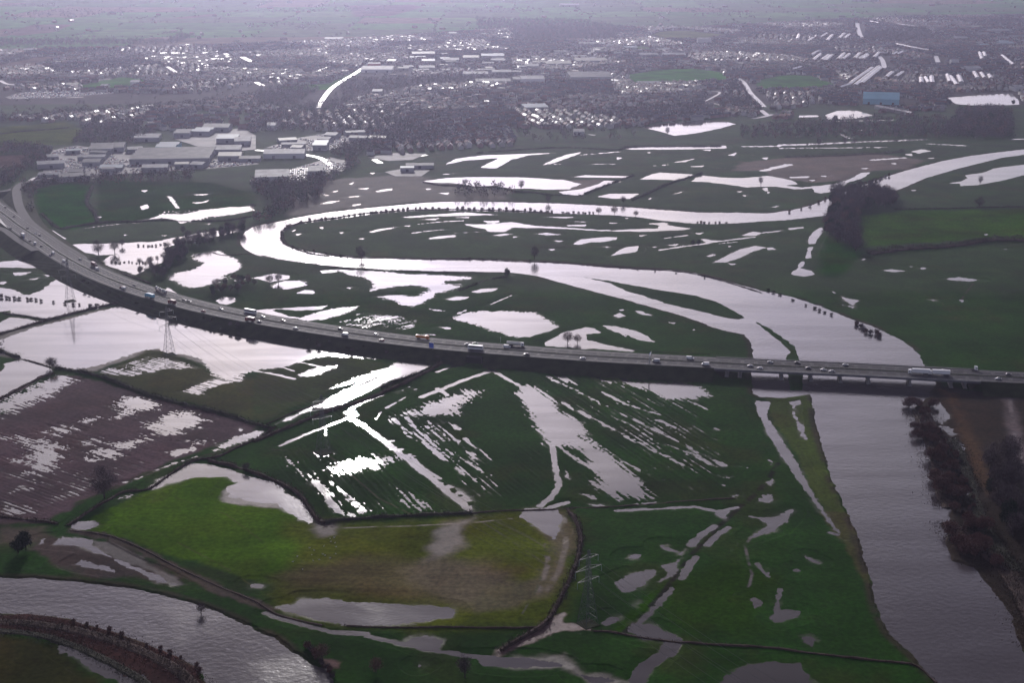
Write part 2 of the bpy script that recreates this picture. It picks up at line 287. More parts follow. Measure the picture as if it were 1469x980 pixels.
fl(T(1,2,'430,270 560,215 750,150 790,130 800,140 650,200 500,255'), 4, 3)
fl(T(1,2,'-300,-70 0,-40 150,0 350,35 600,82 640,90 800,105 700,102 520,90 400,70 280,100 150,120 0,150 -100,160'), 4, 0)
fl(T(1,2,'240,190 360,145 470,140 400,175 330,200 250,205'), 3, 0)
for s, w_ in [('0,170 120,190 220,215', 3), ('240,115 370,145', 2.4), ('100,130 220,170', 2), ('1330,150 1380,180 1468,230 1558,280', 3.6), ('1340,172 1200,220 1040,285 950,320', 4.5), ('1040,270 1100,310', 4), ('540,400 560,375 620,345 720,308', 4.5), ('530,440 400,490 200,570 140,600', 3), ('1180,135 1100,155 1040,175', 3), ('540,440 620,485 740,575 860,670 1050,820 1220,960', 5.2), ('880,650 960,730 1060,790', 2.4), ('740,575 785,572', 2.4), ('780,620 830,622', 3.5), ('860,662 910,658', 1.5), ('690,445 720,405', 1.8), ('750,382 860,320', 1.6), ('400,490 400,540', 1.6)]:
    ln(T(1,2,s), w_, .9)
fl(T(1,2,'500,405 580,400 600,430 540,440'), 1.5)
fl(T(1,2,'870,400 1000,350 1100,315 1200,280 1280,285 1230,340 1170,360 1180,410 1120,420 1030,430 950,435 890,430 790,430'), 8, 2)
for s in ['380,740 500,680 700,660 830,670 700,730 580,750 450,750', '180,680 240,730 320,760 330,800 240,750', '840,860 900,885 1010,960 940,970 860,910', '330,640 430,630 440,645 370,660']: fl(T(1,2,s), 7, 2)
for s, w_ in [('330,810 400,880 470,960 520,1000', 7), ('440,810 530,900 630,980', 4), ('790,450 900,540 1050,650 1250,790', 3.2), ('860,440 1000,560 1180,680 1320,750', 2.4), ('980,460 1150,580 1300,700', 1.8), ('1040,410 1150,500', 3.5), ('1200,560 1400,720', 1.5)]: ln(T(1,2,s), w_, 3.5, 2)
fl(T(1,2,'1045,800 1130,830 1200,890 1240,920 1240,975 1250,1000 1190,960 1100,880'), 1.5)
ISLES2 = [T(1,2,'1072,815 1095,812 1105,822 1085,830'), T(1,2,'1110,845 1140,840 1160,860 1140,875 1120,865'), T(1,2,'1155,880 1185,878 1190,890 1165,893'), T(1,2,'1210,920 1260,918 1255,940 1220,945')]
fl(T(2,2,'60,270 100,250 150,275 240,330 280,400 400,470 430,530 330,560 300,600 200,590 150,510 100,400 20,300'), 5, 1)
fl(T(2,2,'260,540 400,545 500,610 620,700 700,780 800,900 740,900 650,880 600,870 640,910 560,880 450,800 520,830 480,760 400,690 450,690 380,620'), 5, 1)
fl(T(2,2,'620,210 780,240 950,235 1080,265 1130,310 1050,330 900,330 780,280 640,240'), 5, 1)
fl(T(2,2,'220,185 300,200 370,245 300,230'), 3, 1)
for s, w_ in [('240,590 480,740', 3), ('200,200 380,290 560,380', 3.2), ('560,380 900,550', 1.8), ('900,550 1220,710', 2.6), ('290,350 420,420 540,480', 3.6), ('540,480 800,620', 2), ('800,620 980,710', 2.4), ('520,290 710,380', 3.4), ('720,380 880,430', 2.2), ('850,450 1000,525', 3), ('890,590 1010,640', 4), ('960,320 1110,385', 3), ('1010,640 1170,720', 2.4), ('590,670 860,790', 2), ('480,205 560,235', 3.5), ('570,425 650,465', 2), ('450,800 560,870', 3.5), ('1280,710 1350,725', 1.6), ('420,880 460,900', 3), ('1150,555 1190,570', 1.6)]: ln(T(2,2,s), w_, 2.6, 1)
for s in ['1170,820 1230,820 1220,830', '1200,775 1260,780 1230,790', '1265,885 1295,885 1280,895', '440,935 540,940 500,950', '680,935 840,920 800,935', '1405,925 1440,880 1500,878 1480,915', '310,740 325,745 330,790 315,785', '1160,498 1190,500 1175,508']: fl(T(2,2,s), 1.5, 1)
ln(T(2,2,'230,590 245,680 272,830 220,900 165,945'), 4, 1); ln(T(2,2,'220,952 320,925'), 4, 1)
ln(T(2,2,'600,972 850,962 1050,950 1180,976 1290,955'), 3.6, 1)
for s in ['1170,0 1250,-5 1230,40 1195,30', '940,235 1000,215 985,250 950,250', '860,310 970,265 960,300 920,370 850,400 900,350', '590,400 680,360 750,350 810,340 790,380 680,465 630,460', '680,250 750,245 720,275 660,265', '850,190 890,190 880,215 850,205', '640,690 700,650 780,650 930,710 900,740 760,730', '515,640 560,605 600,605 595,635 540,650', '-200,840 0,840 150,845 280,880 150,895 0,895 -150,880', '380,935 520,938 600,970 500,990', '1150,1000 1300,905 1468,865 1650,870 1720,990 1720,1040 1150,1040', '40,30 80,-20 280,-20 280,60 240,150 200,130 150,90 100,70', '1310,15 1440,35 1500,40 1600,-10 1580,40 1520,100 1468,115 1370,148 1440,100 1460,60 1420,42', '1370,500 1400,480 1430,520 1400,550', '670,515 720,515 710,545 680,540']: fl(T(2,3,s), 2.6)
for s, w_ in [('1160,80 1090,130 1030,190', 5), ('1240,90 1180,130 1120,190', 4), ('890,210 950,230', 3), ('1060,260 1020,310 980,380', 4.5), ('920,440 840,530', 3.5), ('820,550 730,640', 3), ('930,740 900,800 780,880 720,970', 8), ('1410,300 1450,350 1468,370', 2.6)]: ln(T(2,3,s), w_, 1)
for s in ['60,440 90,435 70,560 190,570 180,600 60,640 20,610', '200,715 250,712 290,740 250,770 200,750', '220,255 290,290 250,278', '140,335 170,325 195,340 165,350', '0,330 10,345 0,360']: fl(T(3,3,s), 1.6)
fl(F('1081,560 1106,572 1101,597 1116,622 1141,660 1163,702 1183,735 1200,757 1207,768 1196,760 1178,735 1143,687 1118,650 1101,622 1086,590'), 1)
fl(T(3,2,'0,300 60,280 150,270 200,300 190,350 150,400 200,480 240,560 220,560 150,440 130,370 90,325 20,330'), 3)
for s in ['850,340 990,350 1050,440 1000,480 900,420 930,390', '0,815 30,780 45,795 20,830', '-20,890 10,880 18,905 5,925 -20,920', '10,680 35,700 20,710', '1110,700 1140,700 1150,740 1120,740', '1130,820 1160,820 1165,880 1145,880']: fl(T(3,2,s), 2.5)
ln(T(3,2,'1030,490 1070,560 1110,630'), 5, 4); ln(T(3,3,'365,120 400,130'), 3)
fl(T(1,3,'105,545 230,525 260,500 460,497 520,520 700,522 870,535 1000,535 1120,550 1145,580 1120,605 960,630 830,645 700,657 520,655 350,620 200,580'), 1.2)
fl(T(1,3,'860,750 900,720 980,712 1070,735 1050,790 960,790'), 1.2); fl(T(0,3,'1430,410 1513,418 1508,440 1440,432'), 1); fl(T(1,3,'920,880 940,872 960,882 935,895'), 1)
ln(T(1,3,'60,580 250,640 430,690 630,700'), 4.2, 1); ln(T(1,3,'640,715 850,760 1050,800 1250,830 1468,850'), 4.2, 1)
fl(T(0,3,'305,185 360,140 530,160 520,190 650,260 750,310 880,350 1010,420 900,405 830,370 700,300 600,250 480,200'), 1.4)
fl(T(0,3,'425,300 470,275 560,305 630,320 660,350 560,325 480,318'), 1.4); fl(T(0,3,'225,165 250,155 255,180 235,182'), 1)
fl(T(0,3,'380,780 450,790 560,850 700,920 850,980 950,1040 700,1040 640,980 540,890 430,820'), 5)
# far floods
for s in ['750,730 850,710 1000,700 1100,688 1200,692 1285,710 1200,735 1050,765 930,778 860,755', '640,852 700,838 900,835 1230,835 1240,850 1000,856 800,857 690,858', '180,945 250,910 320,885 400,872 380,885 280,920 240,935', '920,932 1050,910 1000,928', '990,955 1100,950 1090,958', '1080,860 1150,856 1140,866', '850,945 905,943 880,950', '1240,890 1290,875 1280,895', '770,872 800,874 790,879', '600,900 635,905 610,915', '1430,905 1468,903 1465,915']: fl(T(2,0,s), 2)
fl(T(1,0,'1080,945 1150,910 1300,890 1468,885 1748,875 1568,890 1468,915 1380,965 1280,962 1400,905 1200,920'), 2)
ln(T(2,0,'400,888 640,868'), 5, 2); ln(T(2,0,'180,943 290,942'), 4, 2); ln(T(2,0,'460,940 650,942'), 2.5, 2)
for s, w_ in [('-130,840 60,838', 9), ('80,832 300,825 500,815 900,800', 14), ('80,850 680,845', 6), ('930,825 1130,835', 8), ('600,918 780,905', 9), ('-20,978 120,945', 12), ('1400,800 1600,790', 8), ('350,695 720,688', 7), ('430,750 620,742', 6), ('420,770 480,795', 6)]: ln(T(3,0,s), w_, 4)
for s in ['180,662 290,660 290,670 180,672', '330,660 400,635 500,632 610,660 500,680 350,685', '820,870 880,855 940,865 870,880', '780,885 830,880 830,895', '1030,560 1150,550 1250,540 1400,535 1445,580 1440,600 1200,605 1080,595', '700,935 740,932 735,945', '520,965 590,962 560,970', '910,905 970,903 940,910']: fl(T(3,0,s), 2.5)

# zones where furrows or hummocks stand half out of the water: outline, level, amplitude, direction, across m, along m, edge m
ZN = [
 (T(0,2,'520,170 700,110 860,60 1000,85 1150,110 1200,150 1330,180 1420,170 1468,180 1468,240 1300,260 1150,330 930,300 1050,250 1180,220 1150,170 950,180 750,225 600,210'), -.02, .30, 0, 2.6, 32, 12),
 (T(0,2,'-100,400 150,330 430,200 500,230 400,300 250,370 100,480 -100,500'), .06, .28, 0, 2.4, 26, 14),
 (T(0,2,'-100,700 100,700 350,700 600,690 900,640 1050,650 900,730 700,810 500,900 350,980 200,1040 -100,1040'), .10, .26, 0, 2.6, 30, 20),
 (T(0,2,'600,400 900,330 1250,430 1200,500 900,560 600,700 400,640 800,520 500,520'), .20, .26, 0, 2.6, 24, 20),
 (T(1,2,'0,140 250,100 480,130 400,190 250,230 0,200'), .22, .24, 0, 3, 40, 12),
 (T(1,2,'780,440 1050,430 1300,560 1468,700 1468,900 1250,900 1050,760 900,600'), .15, .34, 2, 2.2, 40, 16),
 (T(1,2,'600,260 850,200 1050,200 950,300 780,380 620,420 600,340'), .22, .30, 3, 2.5, 14, 10),
 (T(1,2,'100,600 400,560 560,640 830,680 1000,900 1000,1000 600,1000 350,860 150,720'), .24, .32, 2, 2.4, 30, 22),
 (T(2,2,'100,200 500,190 1000,240 1150,330 1300,700 1250,880 900,880 620,700 430,520 280,400'), .24, .34, 1, 2.2, 45, 16),
 (T(2,2,'-60,560 200,600 250,800 200,920 60,900 -60,860'), .26, .32, 2, 2.2, 30, 16),
 (T(2,2,'450,200 1130,260 1130,340 850,360 500,280'), .14, .28, 1, 2.4, 36, 12),
 (T(1,1,'380,865 600,800 750,810 990,850 960,915 860,930 640,915 500,900'), .10, .34, 3, 3.5, 28, 10),
 (T(1,1,'60,600 300,620 400,700 340,730 200,700 60,680'), .20, .32, 3, 3.5, 18, 10),
 (T(1,1,'1040,600 1260,600 1230,690 1100,720 1000,720'), .18, .3, 4, 3, 26, 10),
 (T(0,1,'960,600 1280,590 1468,595 1468,640 1250,660 1100,690'), .20, .34, 3, 4, 24, 10),
 (T(0,1,'900,230 1400,200 1440,240 1100,300 850,290'), .12, .3, 3, 3, 22, 10),
 (T(1,1,'0,820 250,860 600,890 600,910 380,880 0,850'), .25, .2, 4, 3, 20, 6),
 (T(2,1,'780,400 1468,330 1468,420 1100,430 850,470'), .30, .3, 3, 6, 40, 20),
 (T(2,0,'580,880 1468,860 1468,980 600,980'), .30, .30, 4, 8, 60, 20),
 (T(2,1,'520,870 820,940 820,985 600,960'), .25, .3, 1, 3, 14, 8),
 (T(3,2,'60,290 200,330 260,600 330,800 300,820 200,620 120,420'), .28, .28, None, 4, 4, 6),
 (T(3,2,'850,330 1050,330 1180,620 1200,900 1120,900 1020,600 900,440'), .22, .3, None, 5, 5, 8),
]

# ------------------------------------------------------------------ the survey: land colours (outline, colour, edge m, wobble)
GREEN = (.019, .068, .008); DKGREEN = (.020, .042, .014); OLIVE = (.050, .066, .010); MUD = (.100, .056, .070); BROWN = (.075, .052, .040)
LC = [
 (F('-900,150 2400,150 2400,420 -900,420'), (.022, .062, .010), 40, 20, .1),
 (T(1,1,'200,150 400,60 900,20 1468,120 1468,175 900,190 500,225 200,260'), (.060, .045, .038), 20, 18, .3),
 (T(3,0,'200,900 600,880 900,920 800,975 400,990 -200,980 -150,930'), (.110, .075, .062), 14, 8, .3),
 (T(2,1,'300,60 520,50 450,110 250,120'), (.085, .05, .045), 8, 5, .3),
 (T(3,1,'0,0 500,0 560,20 430,60 250,70 0,30'), (.100, .070, .060), 10, 6, .3),
 (T(0,1,'200,110 400,70 530,90 500,200 560,290 420,340 300,320 220,240'), (.014, .12, .004), 12, 5, 0),
 (T(0,1,'560,60 1200,70 1468,130 1468,190 1100,230 750,300 560,290'), (.024, .080, .010), 14, 5, 0),
 (T(0,2,'330,190 460,200 850,320 1200,400 1468,490 1468,530 1350,560 1150,640 980,680 850,750 700,830 450,930 250,1050 -400,1050 -400,500 0,420'), MUD, 6, 5, .15),
 (T(0,2,'-400,150 300,180 0,350 -400,480'), MUD, 6, 3, .15),
 (T(0,1,'-200,980 700,770 900,820 1468,960 1468,1110 1340,1160 1150,1100 900,1040 520,1160 300,1130 0,1060'), (.105, .080, .072), 8, 5, .5),
 (T(0,2,'560,190 860,50 960,60 1180,170 1468,210 1468,470 1200,380 850,300'), OLIVE, 8, 6, .1),
 (T(1,2,'0,160 400,80 620,100 780,130 600,220 300,350 50,470 0,470'), (.038, .068, .010), 8, 6, .1),
 (T(0,2,'560,990 850,860 1000,790 1150,760 1300,770 1400,800 1468,850 1700,1000 1900,1100 2100,1180 2300,1400 2000,1500 1700,1440 1200,1300 900,1210 700,1140 420,1080'), (.085, .175, .012), 6, 4, 0),
 (T(1,3,'160,60 400,70 800,50 1468,0 1760,0 1790,200 1740,400 1650,560 1640,640 1468,660 1000,650 500,655 200,590 50,480 130,380 260,200'), (.120, .150, .018), 22, 16, .0),
 (T(1,3,'300,300 600,250 900,270 1100,330 1300,300 1468,350 1468,520 1200,520 800,500 300,450 100,380'), (.135, .112, .045), 24, 20, .05),
 (T(1,3,'1080,60 1240,40 1180,180 1050,290 950,320 1000,200'), (.145, .115, .095), 10, 8, .5),
 (T(1,3,'850,320 1000,290 1350,320 1468,420 1480,560 1200,560 1000,480'), (.165, .135, .080), 16, 14, .1),
 (T(2,3,'130,0 340,0 350,180 300,380 180,480 -40,560 -200,560 -100,420 140,380 220,200'), (.150, .135, .070), 10, 8, .1),
 (T(1,3,'360,40 500,60 460,140 380,150 300,100'), (.13, .10, .085), 8, 6, .5),
 (T(0,2,'1280,860 1360,810 1420,800 1560,860 1700,960 1560,960 1400,940 1290,930'), (.14, .11, .10), 6, 4, .6),
 (T(0,3,'250,140 530,160 700,190 900,300 1080,420 1000,430 700,380 500,370 300,300 180,220'), (.062, .042, .038), 8, 6, .15),
 (T(0,3,'520,165 650,180 800,260 950,350 1060,420 1010,420 850,340 700,290 560,200'), (.085, .065, .068), 4, 3, .5),
 (T(0,3,'400,95 600,125 800,200 1000,300 1250,420 1468,510 1600,560 1560,580 1400,530 1200,460 1000,350 800,240 600,160 400,120'), (.075, .052, .038), 4, 3, .2),
 (T(0,3,'-200,585 150,585 350,605 550,655 700,705 850,755 1000,820 1130,890 1190,980 1260,1100 900,1100 700,960 500,820 300,740 100,690 -200,690'), (.070, .030, .028), 4, 4, .1),
 (T(0,3,'-200,700 150,740 350,800 500,900 600,1000 -200,1040'), (.050, .055, .018), 8, 6, 0),
 (T(0,3,'0,100 250,90 300,140 150,200 0,180'), (.085, .065, .045), 10, 6, .2),
 (T(2,3,'310,575 310,640 470,650 465,690 280,685 120,755 0,800 -100,860 -160,860 0,750 150,680 240,600'), (.20, .13, .125), 3, 3, .7),
 (T(2,3,'300,820 350,850 420,930 560,940 700,980 500,1000 380,950 280,890 0,900 0,820'), (.10, .085, .075), 6, 4, .7),
 (T(1,3,'380,850 490,870 480,900 400,900'), (.17, .09, .085), 4, 3, .3),
 (T(2,3,'560,690 700,560 850,440 950,330 1000,300 920,420 820,540 680,650 620,700'), (.035, .105, .006), 4, 3, 0),
 (T(2,3,'820,380 1300,300 1468,400 1468,700 1100,720 900,600'), (.030, .075, .008), 20, 18, .0),
 (T(3,1,'540,260 800,230 1468,225 1700,225 1700,380 1200,400 800,420 560,440 540,350'), (.050, .130, .010), 12, 8, 0),
 (T(3,1,'330,380 560,470 420,620 300,620 280,520'), (.018, .090, .006), 16, 10, 0),
 (T(3,2,'0,320 120,320 200,300 250,300 260,440 300,560 370,760 440,980 480,1140 380,1080 300,920 150,640 20,430'), (.065, .105, .014), 4, 4, .1),
 (T(3,3,'310,0 480,0 540,200 600,420 580,480 480,260 400,150'), (.075, .080, .025), 4, 3, .1),
 (T(3,2,'780,300 1000,270 1250,300 1600,250 1900,260 1900,1900 1300,1700 1150,1500 900,1250 780,1000 760,700 740,450'), (.038, .028, .022), 8, 8, .1),
 (T(3,2,'990,280 1080,300 1140,430 1220,620 1300,800 1280,900 1180,760 1120,560 1020,360'), (.105, .060, .032), 10, 6, .1),
 (T(3,2,'1350,330 1420,330 1480,600 1700,900 1600,1000 1440,760 1380,500'), (.13, .09, .10), 8, 4, .4),
 # far country and town ground
 (T(0,0,'-200,750 380,700 470,740 470,800 400,832 -200,840'), (.09, .13, .02), 12, 8, 0),
 (T(0,0,'-200,900 150,890 170,930 60,960 -200,970'), (.14, .10, .09), 10, 8, 0),
 (T(0,0,'-200,380 0,372 200,330 370,320 200,375 0,395 -200,400'), (.20, .15, .13), 10, 8, 0),
 (T(0,0,'460,490 700,440 850,460 760,500 520,515'), (.07, .25, .03), 12, 8, 0),
 (T(1,0,'130,500 420,478 600,395 640,372 600,420 420,515 200,520'), (.08, .25, .03), 12, 8, 0),
 (T(2,0,'640,430 850,402 1040,392 1200,415 1270,462 1100,472 900,482 700,472'), (.05, .24, .02), 12, 8, 0),
 (T(3,0,'-60,460 100,430 250,435 400,490 330,512 -60,512'), (.05, .20, .02), 12, 8, 0),
 (T(2,0,'780,205 850,180 1000,174 1200,195 1300,200 1100,228 850,225'), (.16, .20, .05), 12, 8, 0),
 (T(2,0,'650,275 750,262 830,285 700,300'), (.12, .20, .04), 12, 8, 0),
 (T(1,0,'1210,235 1390,232 1380,250 1220,252'), (.09, .11, .04), 12, 8, 0),
 (T(0,0,'0,190 200,140 420,138 300,185 100,205'), (.19, .14, .12), 20, 10, 0),
 (T(1,0,'530,30 900,25 960,40 780,90 560,95'), (.16, .11, .10), 30, 10, 0),
 (T(0,0,'1000,100 1220,78 1230,90 1050,108'), (.17, .13, .10), 20, 10, 0),
]
LL = [  # narrow ground marks: tracks, ruts, banks   (line, width m, colour)
 (T(3,2,'1390,340 1420,560 1480,760'), 2.5, (.2, .16, .17), .5),
 (T(1,3,'1300,60 1468,170 1700,330'), .8, (.12, .12, .06), .2), (T(2,3,'-100,50 100,150 300,270'), .8, (.12, .12, .06), .2),
 (T(1,3,'400,100 900,86 1240,66 1468,40'), 1.4, (.24, .2, .16), .5),
 (T(2,3,'200,190 210,300 150,480'), 3, (.15, .12, .09), .4), (T(2,3,'300,40 310,200 270,350 190,470'), 3.5, (.15, .12, .08), .4),
 (T(2,3,'60,590 130,480 170,380'), 1.2, (.12, .13, .06), .2),
 (T(0,2,'450,940 700,820 900,745 1080,680 1250,640 1468,560'), 3, (.042, .05, .022), .1),
 (T(3,1,'1110,745 1180,650'), 2, (.07, .06, .05), .1),
 (T(2,3,'650,692 760,590 860,478 940,368 1040,238 1150,118 1262,18 1300,-20 1400,-100 1468,-180 1530,-280'), 3.2, (.010, .015, .008), .1),
 (T(2,3,'1368,150 1340,200 1360,300 1380,360 1360,440'), 1.6, (.06, .05, .05), .5), (T(1,2,'20,620 400,640 700,900 900,1000'), 1.0, (.07, .06, .03), .2),
 (T(0,2,'700,960 1000,900 1300,1000 1500,1150'), .8, (.09, .12, .02), .1), (T(0,3,'500,60 900,120 1250,300 1600,520'), .8, (.09, .12, .02), .1), (T(3,1,'600,300 900,280 1300,290 1600,300'), 1.2, (.06, .08, .02), .1), (T(3,1,'400,560 700,620 1000,760 1200,980'), 1.0, (.05, .06, .02), .1),
 (T(0,3,'0,190 90,190'), 2.5, (.16, .12, .11), .4),
]

# ------------------------------------------------------------------ ground as one height field
vs_ = np.concatenate([np.arange(-8, 1120, .8)])
Yin = W(np.full_like(vs_, CX), vs_)[:, 1]
Yrows = np.concatenate([[120, 180, 250, 320, 380, 420, 450], Yin[::-1][Yin[::-1] > 470], np.geomspace(Yin[0] * 1.02, 60000, 36)])
ucols = np.concatenate([-np.geomspace(60, 9000, 60)[::-1], np.arange(-58, 1530, 1.2), 1530 + np.geomspace(1.5, 9000, 60)])
dep = Yrows * math.cos(PITCH) + CAM_H * math.sin(PITCH)
GX = (ucols[None, :] - CX) / FPX * dep[:, None]; GY = np.repeat(Yrows[:, None], len(ucols), 1)
_, Vrow = PX(0.0, Yrows)
nr, nc = GX.shape
H = .62 + .22 * fbm(GX / 60, GY / 60, 3, 3) + .06 * fbm(GX / 6, GY / 6, 2, 5)
H = np.maximum(H, .25)
def window(poly, cap):
    a = np.array(poly, float); wp = W(a[:, 0], a[:, 1])
    x0, x1, y0, y1 = a[:, 0].min(), a[:, 0].max(), a[:, 1].min(), a[:, 1].max()
    Yn = W(CX, y1)[1]; s = FPX / max((Yn * math.cos(PITCH) + CAM_H * math.sin(PITCH)), 50)
    m = cap * s + 3
    Y0 = wp[:, 1].min() - cap - 2; Y1 = wp[:, 1].max() + cap + 2
    r0, r1 = np.searchsorted(Yrows, [Y0, Y1]); c0, c1 = np.searchsorted(ucols, [x0 - m, x1 + m])
    return slice(max(r0 - 1, 0), min(r1 + 1, nr)), slice(max(c0 - 1, 0), min(c1 + 1, nc)), wp
def sd_poly(X, Y, P):
    d = np.full(X.shape, 1e12); ins = np.zeros(X.shape, bool); n = len(P)
    for i in range(n):
        ax, ay = P[i]; bx, by = P[(i + 1) % n]; ex, ey = bx - ax, by - ay; L = ex * ex + ey * ey + 1e-9
        px, py = X - ax, Y - ay; t = np.clip((px * ex + py * ey) / L, 0, 1)
        d = np.minimum(d, (px - ex * t) ** 2 + (py - ey * t) ** 2)
        c = (ay > Y) != (by > Y)
        if ey: ins ^= c & (X < ax + ex * (Y - ay) / ey)
    d = np.sqrt(d); return np.where(ins, -d, d)
def sd_line(X, Y, P):
    d = np.full(X.shape, 1e12)
    for i in range(len(P) - 1):
        ax, ay = P[i]; ex, ey = P[i + 1][0] - ax, P[i + 1][1] - ay; L = ex * ex + ey * ey + 1e-9
        px, py = X - ax, Y - ay; t = np.clip((px * ex + py * ey) / L, 0, 1)
        d = np.minimum(d, (px - ex * t) ** 2 + (py - ey * t) ** 2)
    return np.sqrt(d)
def dirvec(d):
    a, b = DIRS[d]; p = W(*a); q = W(*b); v = q - p; return v / np.hypot(*v)
def rows(X, Y, d, per, seed=0):          # drilled rows and wheelings: even spacing, slightly wandering
    v = dirvec(d); s = X * v[0] + Y * v[1]; t = -X * v[1] + Y * v[0]
    return np.cos(6.2832 * (t / per + .35 * fbm(s / 90, t / 60, 2, seed))) * (.65 + .5 * fbm(s / 26, t / 3.5, 2, seed + 3))
PER = {0: 3.4, 1: 4.4, 2: 4.2, 3: 4.0, 4: 4.0}
def streak(X, Y, d, across, along, seed=0, o=3):
    if d is None: return fbm(X / across, Y / across, o, seed)
    v = dirvec(d); s = X * v[0] + Y * v[1]; t = -X * v[1] + Y * v[0]
    return fbm(s / along, t / across, o, seed)
for k, (p, lv, am, d, ac, al, ed) in enumerate(ZN):
    rs, cs, P = window(p, ed); X, Y = GX[rs, cs], GY[rs, cs]
    s = sd_poly(X, Y, P) + ed * .5 * fbm(X / 25, Y / 25, 3, k)
    wgt = sst(-s, -ed * .3, ed)
    hz = lv + am * ((.55 * rows(X, Y, d, PER[d], 20 + k) if d is not None else 0) + .45 * streak(X, Y, d, ac * .5, al * (.75 if d == 0 else 1.6), 20 + k, 2) + .40 * fbm(X / 30, Y / 30, 2, k + 3) + .32 * fbm(X / 2.6, Y / 2.6, 2, k + 5))
    H[rs, cs] = H[rs, cs] * (1 - wgt) + hz * wgt
for k, (p, r, d, slp) in enumerate(FL):
    cap = 14 + r; rs, cs, P = window(p, cap); X, Y = GX[rs, cs], GY[rs, cs]
    s = sd_poly(X, Y, P)
    nz = r * ((.22 if d == 0 else .5) * rows(X, Y, d, PER[d], k) + .75 * streak(X, Y, d, 1.6, 26, 40 + k % 9, 4) + .55 * fbm(X / 1.6, Y / 1.6, 2, k) if d is not None else fbm(X / (r * 4), Y / (r * 4), 4, 40 + k % 9))
    if r >= 7: nz = 2.2 + 1.2 * nz + 3.2 * fbm(X / 7, Y / 7, 4, k + 2)
    h = np.clip((s + nz) * slp, -.5, 2)
    blend = sst(s, cap * .55, cap)                       # the dip fades out before the window ends
    H[rs, cs] = np.minimum(H[rs, cs], h * (1 - blend) + 9 * blend)
for k, (p, wd, r, d) in enumerate(LN):
    cap = 8 + wd; rs, cs, P = window(p, cap); X, Y = GX[rs, cs], GY[rs, cs]
    s = sd_line(X, Y, P) - wd / 2
    nz = r * (streak(X, Y, d, 2.2, 14, 60 + k % 7) if d is not None else fbm(X / 5, Y / 5, 3, 60 + k % 7))
    if d is not None: nz = nz + .6 + 1.2 * fbm(X / 3, Y / 3, 2, k)
    h = np.clip((s + nz) * .12, -.4, 2); blend = sst(s, cap * .5, cap * .8)
    H[rs, cs] = np.minimum(H[rs, cs], h * (1 - blend) + 9 * blend)
for p in ISLES2:
    rs, cs, P = window(p, 6); X, Y = GX[rs, cs], GY[rs, cs]
    H[rs, cs] = np.maximum(H[rs, cs], np.clip(-sd_poly(X, Y, P) * .2, -1, .5))
for p in (RIVER, RIVER2):
    rs, cs, P = window(p, 12); X, Y = GX[rs, cs], GY[rs, cs]
    s = sd_poly(X, Y, P) + 1.2 * fbm(X / 7, Y / 7, 4, 5)
    near = sst(s, 14, 4)
    H[rs, cs] = np.where(s < 1.5, np.clip(s * .3, -2.5, 3), np.maximum(H[rs, cs], np.where(s < 9, .45, -9)))
for p in ISLES:
    rs, cs, P = window(p, 8); X, Y = GX[rs, cs], GY[rs, cs]
    s = sd_poly(X, Y, P) + 1.2 * fbm(X / 7, Y / 7, 4, 8)
    H[rs, cs] = np.maximum(H[rs, cs], np.clip(-s * .25, -3, .35 + .25 * fbm(X / 5, Y / 5, 3, 9)))
H += .032 * fbm(GX / 1.5, GY / 1.5, 2, 77) * sst(-GY, -2600, -1900)

C = np.zeros((nr, nc, 4)); C[..., :3] = GREEN; C[..., 3] = 0.05
# open fields beyond the town: a patchwork of pastures and stubble
cell = 170.0; far = GY > 3900
ci = np.floor((GX + 40 * fbm(GX / 400, GY / 400, 2, 2)) / (cell * 1.6)).astype(int); cj = np.floor((GY + 60 * fbm(GX / 500, GY / 500, 2, 4)) / (cell * 1.9)).astype(int)
hsh = _val[(_perm[(ci * 7 + 300) & 4095] + cj * 3) & 4095]
pal = np.array([(.07, .24, .04), (.055, .19, .035), (.10, .24, .06), (.07, .15, .05), (.20, .15, .10), (.06, .22, .035), (.09, .15, .06)])
C[far, :3] = pal[(hsh[far] * 6.99).astype(int)]
town_ground = (.050, .040, .042)
for (p, c, ed, wob, wet) in [(F('-900,66 -100,72 300,66 470,58 760,36 1000,42 1300,22 2300,15 2300,165 1300,162 1100,172 1060,168 930,184 870,200 700,212 620,216 520,232 440,250 0,262 -900,262'), town_ground, 60, 60, .1)] + LC:
    rs, cs, P = window(p, max(ed, wob) * 1.6); X, Y = GX[rs, cs], GY[rs, cs]
    s = sd_poly(X, Y, P) + wob * .7 * fbm(X / (wob * 2.5), Y / (wob * 2.5), 4, int(wob))
    wg = sst(-s, -ed * .5, ed * .5)[..., None]
    C[rs, cs] = C[rs, cs] * (1 - wg) + np.array([*c, wet]) * wg
for (p, wd, c, wet) in LL:
    rs, cs, P = window(p, wd * 2 + 2); X, Y = GX[rs, cs], GY[rs, cs]
    wg = (sst(-(sd_line(X, Y, P) - wd / 2), -wd * .4, wd * .3) * sst(fbm(X / 8, Y / 8, 2, 3), -.6, .2))[..., None]
    C[rs, cs] = C[rs, cs] * (1 - wg) + np.array([*c, wet]) * wg
